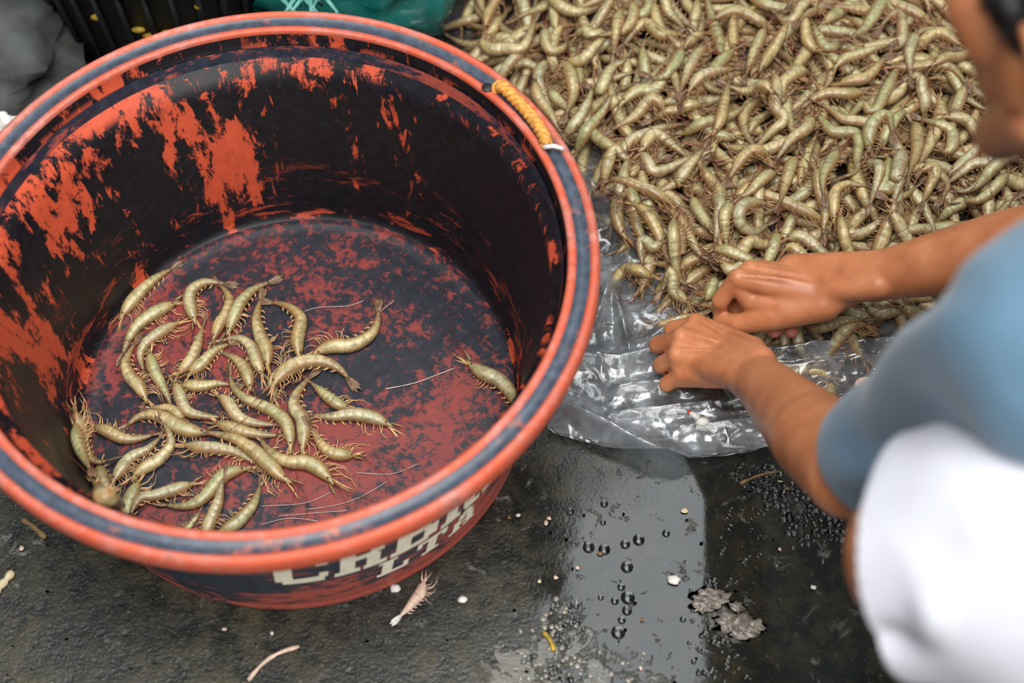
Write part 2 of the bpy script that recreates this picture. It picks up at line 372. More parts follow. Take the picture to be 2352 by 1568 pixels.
for i, ch in enumerate('LTA'): letter(ch, A0 + .36 + i*.160, .032, .052, .038, i)

# rope handle lying in the groove (three twisted strands) and its white tie
ropt = [at(px, py, HR+.003) for px, py in ((1127, 197), (1150, 198), (1178, 222), (1205, 250), (1228, 278), (1246, 306), (1256, 332))]
ropt[0] = ropt[0] - np.array([0, 0, .012])
def resample(P, n):
    P = np.asarray(P, float); d = np.r_[0, np.cumsum(np.linalg.norm(np.diff(P, axis=0), axis=1))]
    # Catmull-Rom through the points
    t = np.linspace(0, d[-1], n); out = []
    for x in t:
        i = min(max(np.searchsorted(d, x)-1, 0), len(P)-2); u = (x-d[i])/(d[i+1]-d[i]+1e-12)
        p0 = P[max(i-1, 0)]; p1 = P[i]; p2 = P[i+1]; p3 = P[min(i+2, len(P)-1)]
        out.append(.5*((2*p1)+(-p0+p2)*u+(2*p0-5*p1+4*p2-p3)*u*u+(-p0+3*p1-3*p2+p3)*u**3))
    return np.array(out)
rc = resample(ropt, 90); tt = np.gradient(rc, axis=0); tt /= np.linalg.norm(tt, axis=1)[:, None]
aa = np.cross(tt, (0, 0, 1)); aa /= np.linalg.norm(aa, axis=1)[:, None]; bb = np.cross(aa, tt)
rope = empty('rope_handle', (0, 0, 0)); rope.parent = tub; rope.location = (0, 0, 0)
rope['label'] = 'yellow twisted rope handle lying in the rim groove'
for k in range(3):
    ph = np.linspace(0, 2*np.pi*5.0, 90) + k*2*np.pi/3
    mb = MB(); mb.tube(rc + .0031*(np.cos(ph)[:, None]*aa + np.sin(ph)[:, None]*bb), .0034, 8)
    o = mb.build('rope_strand', M['rope'], loc=TC); o.location = (0, 0, 0); o.parent = rope
mb = MB(); p0 = at(1249, 338, HR+.004); p1 = at(1294, 342, HR+.004); mb.tube([p0, (p0+p1)/2+np.array([0, 0, .003]), p1], .0022, 8)
o = mb.build('white_tie', M['white_tie'], loc=TC); o.location = (0, 0, 0); o.parent = tub; o['label'] = 'white band tied at the end of the rope'
mb = MB(); mb.ball(ropt[0]+np.array([-.003, 0, .0095]), (.006, .006, .0018)); o = mb.build('rope_hole_dark', M['black_plastic'], loc=TC); o.location = (0, 0, 0); o.parent = tub  # flat black ellipsoid, its colour stands for the dark inside the hole

# ------------------------------------------------------------------ plastic sheet
def polydist(P, poly):
    """distance of points P (n,2) to an open polyline"""
    d = np.full(len(P), 9.0)
    for a, b_ in zip(poly[:-1], poly[1:]):
        ab = b_-a; t = np.clip(((P-a) @ ab)/(ab @ ab), 0, 1); d = np.minimum(d, np.linalg.norm(P-(a+t[:, None]*ab), axis=1))
    return d
RIDGES = [([(1285, 935), (1390, 985), (1480, 1032), (1562, 1066)], .026, .011), ([(1400, 965), (1500, 948), (1700, 922), (1800, 900)], .012, .007),
          ([(1335, 825), (1420, 832), (1520, 808)], .016, .011), ([(1690, 822), (1900, 800), (2110, 794), (2300, 780)], .026, .010),
          ([(1562, 1066), (1700, 1048), (1850, 1026), (2050, 985)], .012, .006), ([(1880, 930), (2000, 905), (2120, 870)], .016, .01),
          ([(1350, 420), (1400, 490), (1480, 560)], .020, .014), ([(1412, 690), (1436, 770), (1446, 820)], .010, .006),
          ([(1330, 780), (1370, 740), (1400, 650)], .012, .01), ([(1446, 820), (1500, 780), (1560, 740)], .009, .006),
          ([(1420, 900), (1520, 880), (1640, 950)], .008, .008), ([(1560, 990), (1700, 975), (1820, 960)], .010, .007),
          ([(1780, 850), (1900, 840), (2060, 815)], .012, .009)]
RW = [(np.array([at(*p, h*.6)[:2] for p in ps]), h, w) for ps, h, w in RIDGES]
EDGE = [(1245, 905), (1262, 985), (1285, 1003), (1400, 1037), (1560, 1074), (1700, 1057), (1800, 1037), (1950, 1003), (2100, 962), (2352, 900), (2600, 850)]
EW = np.array([at(*p)[:2] for p in EDGE])
def film_z(P, seed=0., amp=1.):
    z = np.full(len(P), .0035)
    for poly, h, w in RW:
        d = polydist(P, poly); z = np.maximum(z, .0035 + h*np.exp(-np.abs(d/w)**1.4))
    for i, (x, y) in enumerate(P):
        a = abs(mnoise.noise((x*26+seed, y*34, seed))); b_ = abs(mnoise.noise((x*60, y*60+seed, 3.1+seed))); c_ = abs(mnoise.noise((x*9, y*16, 7.7+seed)))
        z[i] += amp*(.010*max(0, .35-a) + .005*max(0, .3-b_) + .012*max(0, .3-c_))
    return z
def sheet(name, x0, x1, nx, yback, ny, seed, lift=0.0, amp=1., front=None, pw=1.6):
    xs = np.linspace(x0, x1, nx); E_ = EW if front is None else front
    fy = np.interp(xs, E_[:, 0], E_[:, 1]); P = []
    for j in range(ny):
        t = (j/(ny-1))**pw
        P.append(np.stack([xs + .006*np.sin(t*23+seed)*(1 if j else 1), fy + (yback-fy)*t], 1))
    P = np.concatenate(P); z = film_z(P, seed, amp) + lift
    f = [(j*nx+i, j*nx+i+1, (j+1)*nx+i+1, (j+1)*nx+i) for j in range(ny-1) for i in range(nx-1)]
    return new_obj(name, np.c_[P, z], f, M['film'])
film = sheet('plastic_sheet', EW[1, 0], EW[-1, 0]-.01, 300, 1.5, 260, 0.)
tag(film, 'crumpled clear plastic sheet spread on the floor under the shrimp heap', 'plastic sheet')
fl1 = sheet('folded_flap', EW[1, 0]+.004, at(1640, 900)[0], 120, .86, 110, 4.3, .0022, .8, pw=1.0); fl1.parent = film
fl2 = sheet('front_fold', EW[1, 0]+.010, EW[-2, 0], 260, .715, 60, 9.1, .0035, .6, pw=1.0); fl2.parent = film

# ------------------------------------------------------------------ shrimps
def cr(P, n): return resample(P, n)
RINGS = [(.0, .05), (.03, .13), (.07, .30), (.12, .56), (.17, .78), (.23, .93), (.29, 1.0), (.35, 1.02), (.385, 1.0), (.395, .93)]
SEG = [.40, .50, .60, .695, .78, .86, .925]
seg_r = [.97, .92, .83, .71, .58, .45, .33]
for i in range(6):
    a, b_ = SEG[i], SEG[i+1]; ra, rb = seg_r[i], seg_r[i+1]
    RINGS += [(a+.006, ra*1.02), (a+(b_-a)*.5, (ra+rb)/2*1.03), (b_-.012, rb*1.035), (b_-.002, rb*.975)]
RINGS += [(.935, .34), (.96, .26), (.985, .15)]
RINGS = np.array(RINGS); SEAM = np.zeros(len(RINGS)); SEAM[9] = .9
for i in range(6): SEAM[10+4*i+3] = .9; SEAM[10+4*i+2] = .3
def shrimp_parts(P, R, dors, lowres=False, seed=0, legs=True):
    """P: (k,3) centre line head->tail; dors: +1/-1 side of the back in the plane. returns MBs body, legs, antennae, tail"""
    rg = np.random.default_rng(seed)
    C = cr(P, 60); d = np.r_[0, np.cumsum(np.linalg.norm(np.diff(C, axis=0), axis=1))]; L = d[-1]; d /= L
    def pos(s): return np.stack([np.interp(s, d, C[:, i]) for i in range(3)], -1)
    T = np.gradient(C, axis=0); T /= np.linalg.norm(T, axis=1)[:, None]
    D = np.cross(T, (0, 0, 1.0)); D /= np.linalg.norm(D, axis=1)[:, None] + 1e-9; D *= dors
    roll = rg.uniform(-.35, .5)                       # lies on its side, back a little up
    Z = np.cross(T, D); Z *= np.sign(Z[:, 2:3] + 1e-9)
    D2 = D*math.cos(roll) + Z*math.sin(roll); Z2 = -D*math.sin(roll) + Z*math.cos(roll)
    def fr(s): return (np.stack([np.interp(s, d, A[:, i]) for i in range(3)], -1) for A in (D2, Z2, T))
    ridx = np.arange(len(RINGS)) if not lowres else np.array([0, 2, 4, 6, 8, 9, 10, 12, 13, 16, 17, 20, 21, 24, 25, 28, 29, 33, 36])
    rs = RINGS[ridx, 0]; rr = RINGS[ridx, 1]*R; n = 8 if lowres else 12
    c0 = pos(rs); dd, zz, _ = fr(rs); ang = np.arange(n)*2*np.pi/n
    ca, sa = np.cos(ang), np.sin(ang)
    prof = np.where(ca < 0, .90, 1.12)                # back fuller than belly
    v = c0[:, None] + rr[:, None, None]*((ca*prof)[None, :, None]*dd[:, None] + (.92*sa)[None, :, None]*zz[:, None])
    m_ = len(rs); f = [(i*n+k, i*n+(k+1) % n, (i+1)*n+(k+1) % n, (i+1)*n+k) for i in range(m_-1) for k in range(n)]
    f += [tuple(range(n))[::-1], tuple((m_-1)*n+k for k in range(n))]
    col = np.zeros((m_, n, 4)); col[:, :, 0] = rs[:, None]; col[:, :, 1] = (1-ca)[None]/2; col[:, :, 2] = SEAM[ridx][:, None]; col[:, :, 3] = 1
    body = MB(); body.add(v.reshape(-1, 3), f, col.reshape(-1, 4))
    lg = MB(); an = MB(); tl_ = MB()
    def dirs(s): a, b_, c_ = fr(np.array([s])); return a[0], b_[0], c_[0]
    if not lowres:     # rostrum spike
        a, b_, c_ = dirs(.02); p = pos(np.array([.05]))[0] + a*R*.35
        body.tube([p, p - c_*R*1.0 + a*R*.15, p - c_*R*2.0 + a*R*.30], [R*.20, R*.12, R*.02], 5, (0, 0, 1), col=np.array([.03, .2, 0, 1]))
    # tail fan
    a, b_, c_ = dirs(.95); p = pos(np.array([.945]))[0]; pe = pos(np.array([1.0]))[0]
    for k, (sp, ln) in enumerate(((0, 2.3), (.13, 2.6), (-.13, 2.6), (.27, 2.2), (-.27, 2.2)) if not lowres else ((.2, 2.0), (-.2, 2.0))):
        dv = c_*math.cos(sp*.8) + (b_*.55+a*.45*np.sign(sp if sp else 1)*1)*math.sin(sp*.8)*(1 if sp >= 0 else 1)
        dv = c_*math.cos(sp) + (a*.75 + b_*.4)*math.sin(sp); dv[2] = max(dv[2], -.25)
        q = np.array([p, p+dv*R*ln*.45, p+dv*R*ln*.8, p+dv*R*ln*1.05])
        tl_.tube(q, np.array([.16, .27, .22, .05])*R, 6, b_, sq=.3)
    if legs:
        nl = 9 if not lowres else 3
        for k in range(nl):   # walking legs on the belly side under the carapace
            s = .13 + .25*k/max(nl-1, 1); a, b_, c_ = dirs(s); p = pos(np.array([s]))[0] - a*R*.75*np.interp(s, RINGS[:, 0], RINGS[:, 1]) + b_*R*rg.uniform(-.4, .5)
            ln = R*rg.uniform(1.2, 2.6); fwd = rg.uniform(.2, 1.5) if k < 6 else rg.uniform(-.4, .7); up_ = rg.uniform(-.25, .35)
            q1 = p - a*ln*.4 - c_*ln*.22*fwd + b_*ln*.16*up_; q2 = p - a*ln*.62 - c_*ln*.62*fwd + b_*ln*.3*up_; q3 = p - a*ln*.55 - c_*ln*(1.0*fwd+.15) + b_*ln*.2*up_
            lg.tube([p, q1, q2, q3], np.array([.095, .075, .055, .025])*R, 3)
        for k in range(3 if not lowres else 1):   # mouthparts and antenna scales reaching forward
            a, b_, c_ = dirs(.05); p = pos(np.array([.07]))[0] - a*R*.2 + b_*R*rg.uniform(-.3, .3)
            ln = R*rg.uniform(1.6, 2.8); sw = rg.uniform(-.9, .1)
            lg.tube([p, p - c_*ln*.5 + a*sw*ln*.25, p - c_*ln + a*sw*ln*.6], np.array([.15, .12, .03])*R, 4)
        if not lowres:
            for k in range(5):   # swimmerets
                s = SEG[k] + .05; a, b_, c_ = dirs(s); rr_ = np.interp(s, RINGS[:, 0], RINGS[:, 1])*R; p = pos(np.array([s]))[0] - a*rr_*.8
                ln = R*rg.uniform(.55, .95)
                lg.tube([p, p - a*ln*.5 - c_*ln*.25, p - a*ln*.8 - c_*ln*.7], np.array([.15, .12, .03])*R, 4, b_, sq=.5)
            for k in range(2):   # long antennae
                a, b_, c_ = dirs(.05); p = pos(np.array([.05]))[0] + a*R*.1
                ln = rg.uniform(.035, .085); w0 = rg.uniform(-1.3, 1.3); th = rg.uniform(-.5, .5); q = [p]; hd = -c_ + a*th; hd[2] = .0; hd /= np.linalg.norm(hd)
                for j in range(7):
                    an_ = w0*.28; hd = np.array([hd[0]*math.cos(an_)-hd[1]*math.sin(an_), hd[0]*math.sin(an_)+hd[1]*math.cos(an_), 0])
                    q.append(q[-1] + hd*ln/7 + np.array([0, 0, .0012 if j < 2 else -.0004]))
                an.tube(q, np.linspace(.00048, .00022, 8), 3)
            for s_ in (-1, 1):
                a, b_, c_ = dirs(.10); p = pos(np.array([.105]))[0] + a*R*.18 + b_*R*.42*s_
                an.ball(p, R*.17, nu=6, nv=4)
    return body, lg, an, tl_
def convex_side(P):
    P = np.asarray(P); a = P[-1][:2]-P[0][:2]; m_ = P[len(P)//2][:2] - (P[0][:2]+P[-1][:2])/2
    # D = T x Z = (Ty,-Tx): points right of travel. back lies on the bulging side
    D = np.array([a[1], -a[0]]); v = D @ m_
    return 1 if v >= 0 else -1
def make_shrimp(P, R, dors, seed, label, group, leg='leg'):
    P = np.asarray(P); o = P[len(P)//2]
    b_, l_, a_, t_ = shrimp_parts(P, R, dors, False, seed)
    r = b_.build('shrimp', M['shrimp'], loc=o, colors=True)
    tag(r, label, 'shrimp', group)
    for mb, nm, mt in ((l_, 'legs', leg), (a_, 'antennae', 'antenna'), (t_, 'tail_fan', 'tail')):
        c_ = mb.build(nm, M[mt], loc=o); c_.location = (0, 0, 0); c_.parent = r
        if nm == 'legs': c_['kind'] = 'stuff'
    return r

class HF:
    """height map on which shrimps are laid one after another"""
    def __init__(s, x0, y0, x1, y1, g, base): 
        s.x0, s.y0, s.g = x0, y0, g; s.nx = int((x1-x0)/g)+1; s.ny = int((y1-y0)/g)+1
        xs = x0+np.arange(s.nx)*g; ys = y0+np.arange(s.ny)*g; X, Y = np.meshgrid(xs, ys, indexing='ij'); s.X, s.Y = X, Y
        s.h = base(np.stack([X.ravel(), Y.ravel()], 1)).reshape(s.nx, s.ny)
    def win(s, p, r):
        i0 = max(int((p[0]-r-s.x0)/s.g), 0); i1 = min(int((p[0]+r-s.x0)/s.g)+2, s.nx); j0 = max(int((p[1]-r-s.y0)/s.g), 0); j1 = min(int((p[1]+r-s.y0)/s.g)+2, s.ny)
        return slice(i0, i1), slice(j0, j1)
    def val(s, p):
        i = min(max(int((p[0]-s.x0)/s.g), 0), s.nx-1); j = min(max(int((p[1]-s.y0)/s.g), 0), s.ny-1); return s.h[i, j]
    def lay(s, xy, R, soft=.72, minz=None):
        """xy (k,2) head->tail. returns 3D line resting on the map and raises the map"""
        Q = cr(np.c_[xy, np.zeros(len(xy))], 22)[:, :2]; ss = np.linspace(0, 1, 22); rr = np.maximum(np.interp(ss, RINGS[:, 0], RINGS[:, 1])*R, R*.22)
        z = np.zeros(22)
        for i in range(22):
            w = s.win(Q[i], rr[i]*.8); b_ = s.h[w]; z[i] = (np.percentile(b_, 85) if b_.size else 0) + rr[i]*soft
        raw = z.copy()
        if minz is not None: raw = np.maximum(raw, minz); z = raw.copy()
        for _ in range(26):
            z2 = z.copy(); z2[1:-1] = .25*z[:-2]+.5*z[1:-1]+.25*z[2:]; z2[0] = .5*z[0]+.5*z[1]; z2[-1] = .5*z[-1]+.5*z[-2]; z = np.maximum(raw-.0028, z2)
        for i in range(22):
            w = s.win(Q[i], rr[i]); dx = s.X[w]-Q[i, 0]; dy = s.Y[w]-Q[i, 1]; q = rr[i]**2-dx*dx-dy*dy
            if q.size: s.h[w] = np.where(q > 0, np.maximum(s.h[w], z[i]+np.sqrt(np.maximum(q, 0))*.85), s.h[w])
        return np.c_[Q, z][::3]

# --- shrimps in the tub: centre lines head -> tail
def at_tub(px, py, h=.008):
    p = at(px, py, ZF+h); r = np.linalg.norm((p-TC)[:2])
    if r < RF-.008: return p
    for z in np.linspace(ZF+h, HR, 120):
        p = at(px, py, z)
        if np.linalg.norm((p-TC)[:2]) <= rad_in(z)-.010: return p
    return p
def tub_base(P):
    r = np.linalg.norm(P-TC[:2], axis=1); z = np.full(len(P), ZF)
    return np.where(r > RF-.002, ZF + (r-RF+.002)/(RI-RF)*(HR-ZF), z).clip(ZF, .2)
THF = HF(-.50, .46, .06, 1.02, .002, tub_base)
def C3(L, ox=130, oy=580, s=2.306): return [(ox+x/s, oy+y/s) for x, y in L]
TUB = [
 (C3([(320,340),(380,265),(450,180),(520,112),(610,68)]), 'shrimp at the far left of the tub floor, alone against the wall'),
 (C3([(590,640),(605,560),(560,470),(530,420)][:0] + [(650,240),(560,290),(460,352),(390,425),(345,525)]), 'shrimp just below the one lying alone at the tub wall'),
 (C3([(475,790),(440,700),(385,640),(365,560),(410,465)]), 'curved shrimp left of the pale legged one, third down the left side'),
 (C3([(660,345),(565,405),(480,465),(440,530),(455,610)]), 'shrimp whose head points up right in the left cluster of the tub'),
 (C3([(485,500),(512,600),(550,680),(585,750),(600,795)]), 'pale shrimp with whitish legs pointing down the left cluster'),
 (C3([(733,372),(705,250),(718,190),(785,145),(890,150)]), 'hook shaped shrimp at the top of the tub cluster, tail bent right'),
 (C3([(820,465),(850,380),(895,310),(910,225),(858,158)]), 'shrimp facing down right beside the hook shaped one'),
 (C3([(895,435),(940,340),(985,250),(1040,185),(1130,140)]), 'slender shrimp slanting up right with its tail tip highest'),
 (C3([(620,645),(705,560),(742,470),(768,372)]), 'shrimp with a bushy orange head below the hook shaped one'),
 (C3([(680,645),(770,580),(840,505),(915,468)]), 'shrimp in the cluster middle with its head at lower left beside the bushy one'),
 (C3([(1095,655),(1050,560),(1020,485),(950,440),(865,455)]), 'arched shrimp in the cluster middle with its tail at the left'),
 (C3([(1110,620),(1118,520),(1080,430),(1058,330),(1080,225)]), 'upright greenish shrimp with its tail straight up'),
 (C3([(1285,565),(1268,440),(1290,345),(1220,272),(1130,248)]), 'bent shrimp at upper right of the cluster with legs on its left'),
 (C3([(1335,545),(1430,485),(1540,482),(1640,440),(1690,370),(1702,285)]), 'shrimp curving up right, lying apart on the tub floor'),
 (C3([(1025,725),(1000,630),(950,560),(870,515)]), 'shrimp slanting down right in the cluster middle'),
 (C3([(1150,775),(1145,690),(1165,620),(1200,570)]), 'half hidden pale shrimp under the arched one at the right'),
 (C3([(1130,735),(1190,660),(1270,595),(1370,570),(1475,592),(1545,655)]), 'broad arched shrimp over the right side of the cluster'),
 (C3([(640,682),(760,700),(850,682),(915,685)]), 'level shrimp tucked under others left of the cluster centre'),
 (C3([(1160,1000),(1050,890),(960,860),(900,775),(825,732)][1:][::-1] + [(1160,897)]), 'shrimp lying left of and under the largest one'),
 (C3([(615,655),(650,740),(690,828),(770,850),(865,856)]), 'L shaped shrimp left of the cluster centre'),
 (C3([(680,885),(640,850),(580,812),(485,808)]), 'short visible shrimp back left of the L shaped one'),
 (C3([(815,880),(900,908),(1000,938),(1090,950),(1172,952)]), 'long pale shrimp lying level below the cluster centre'),
 (C3([(820,932),(720,942),(620,908),(540,862),(450,850),(365,905)]), 'long shrimp crossing the left middle of the cluster, tail at far left'),
 (C3([(1235,1065),(1230,960),(1200,880),(1120,820),(1020,778),(940,715),(910,620)]), 'largest shrimp of the tub with a dark mark on its back'),
 (C3([(1565,812),(1490,790),(1420,740),(1345,672)]), 'thin shrimp slanting down right beyond the largest one'),
 (C3([(1785,912),(1680,870),(1560,852),(1450,860),(1345,848)]), 'rightmost shrimp of the cluster with its dark head pointing right'),
 (C3([(1292,1062),(1310,970),(1308,880),(1258,800),(1280,720),(1345,640)]), 'greenish shrimp standing up right of the largest one'),
 (C3([(645,1000),(740,1022),(850,1032),(950,1052),(1055,1105)]), 'shrimp with its bushy head at left in the lower middle'),
 (C3([(1595,1062),(1460,1050),(1400,1000),(1348,930)]), 'short shrimp lying lower right with its head pointing right'),
 (C3([(1472,1225),(1410,1150),(1340,1102),(1250,1100),(1150,1060),(1075,975)]), 'shrimp bent at the middle, lowest on the right'),
 (C3([(1255,1215),(1190,1180),(1100,1100),(1020,1030),(920,972),(780,945)]), 'long shrimp slanting down right across the lower middle'),
 (C3([(165,905),(260,930),(340,970),(420,972),(505,948)]), 'shrimp lying level at the left edge of the tub floor'),
 (C3([(70,930),(85,1010),(110,1100),(150,1195)]), 'dark shrimp pressed against the left tub wall'),
 (C3([(90,825),(130,920),(150,1020),(200,1110),(275,1105)]), 'big upright shrimp at the left tub wall with raised legs'),
 (C3([(215,1090),(232,1160),(268,1245),(330,1325)]), 'small hidden shrimp under the corner pair at lower left'),
 (C3([(285,1225),(335,1150),(390,1080),(480,1030),(545,960)]), 'shrimp left of its curved neighbour, side by side at lower left'),
 (C3([(385,1205),(440,1140),(545,1075),(602,990),(565,905)]), 'strongly curved shrimp at lower left, tail pointing up'),
 (C3([(150,1180),(210,1280),(260,1340),(350,1375)]), 'shrimp at the lowest left corner of the tub'),
 (C3([(432,1185),(405,1270),(375,1340),(320,1385)]), 'shrimp meeting the corner one in a V at lower left'),
 (C3([(745,1200),(640,1242),(530,1280),(445,1302),(392,1395)]), 'shrimp bent at lower left with its tail under the near rim'),
 (C3([(1035,1130),(910,1150),(840,1210),(770,1290),(680,1330),(565,1320)]), 'S shaped shrimp near the front rim'),
 (C3([(762,1530),(800,1430),(848,1320),(882,1195)]), 'shrimp pointing its tail up, head cut off by the front rim'),
 (C3([(825,1485),(900,1450),(980,1390),(1040,1310),(1075,1215)]), 'lowest shrimp by the front rim, curving up right'),
 (C3([(650,1450),(690,1440),(730,1390),(750,1350)]), 'shrimp of which only a leggy head shows at the front rim'),
 ([(1068,818),(1100,850),(1150,876),(1178,895),(1180,915),(1172,940)], 'lone shrimp at the right edge of the tub floor'),
]
RS = lambda: .0076*rng.uniform(.86, 1.1)
for i, (ps, lab) in enumerate(TUB):
    P = np.array([at_tub(*p) for p in ps]); L = np.linalg.norm(np.diff(P, axis=0), axis=1).sum()
    R = max(min(RS()*1.10, L*.088), min(.0070, L*.12))
    if (np.linalg.norm((P-TC)[:, :2], axis=1) > RF-.010).sum() >= 2 and i > 5 and i != 44:     # leaning on the wall
        Q = cr(P, 9); Q[:, 2] += .003 + .004*(i % 3); d_ = TC[:2]-Q[:, :2]; Q[:, :2] += d_/np.linalg.norm(d_, axis=1)[:, None]*.004*(i % 3)
    else: Q = THF.lay(P[:, :2], R)
    make_shrimp(Q, R, convex_side(P), 100+i, lab, 'shrimps in the tub', 'leg_pale')

# --- the heap on the sheet
HEAP = [(1000, -160), (1060, 60), (1090, 110), (1200, 240), (1330, 365), (1385, 420), (1425, 540), (1520, 640), (1590, 720), (1680, 745), (1850, 775), (2120, 768), (2500, 740), (2760, 300), (2700, -160)]
HPW = np.array([at(*p)[:2] for p in HEAP])
def inpoly(P, poly):
    x, y = P[:, 0], P[:, 1]; ins = np.zeros(len(P), bool); j = len(poly)-1
    for i in range(len(poly)):
        xi, yi = poly[i]; xj, yj = poly[j]
        c_ = ((yi > y) != (yj > y)) & (x < (xj-xi)*(y-yi)/(yj-yi+1e-12)+xi); ins ^= c_; j = i
    return ins
def heap_z(P):
    d = polydist(P, np.r_[HPW, HPW[:1]]); ins = inpoly(P, HPW)
    return np.where(ins, .003 + .034*sm(.0, .16, d), .003)
HHF = HF(-.10, .60, .85, 1.50, .0025, heap_z)
def heap_pt(px, py):
    z = .02
    for _ in range(5): p = at(px, py, z); z = HHF.val(p[:2]) + .006
    return at(px, py, z)
def S(L, k):
    ox, oy, s = {'a': (1700, 0, 2.801), 'b': (1000, 0, 2.8), 'c': (1400, 450, 2.413)}[k]; return [(ox+x/s, oy+y/s) for x, y in L]
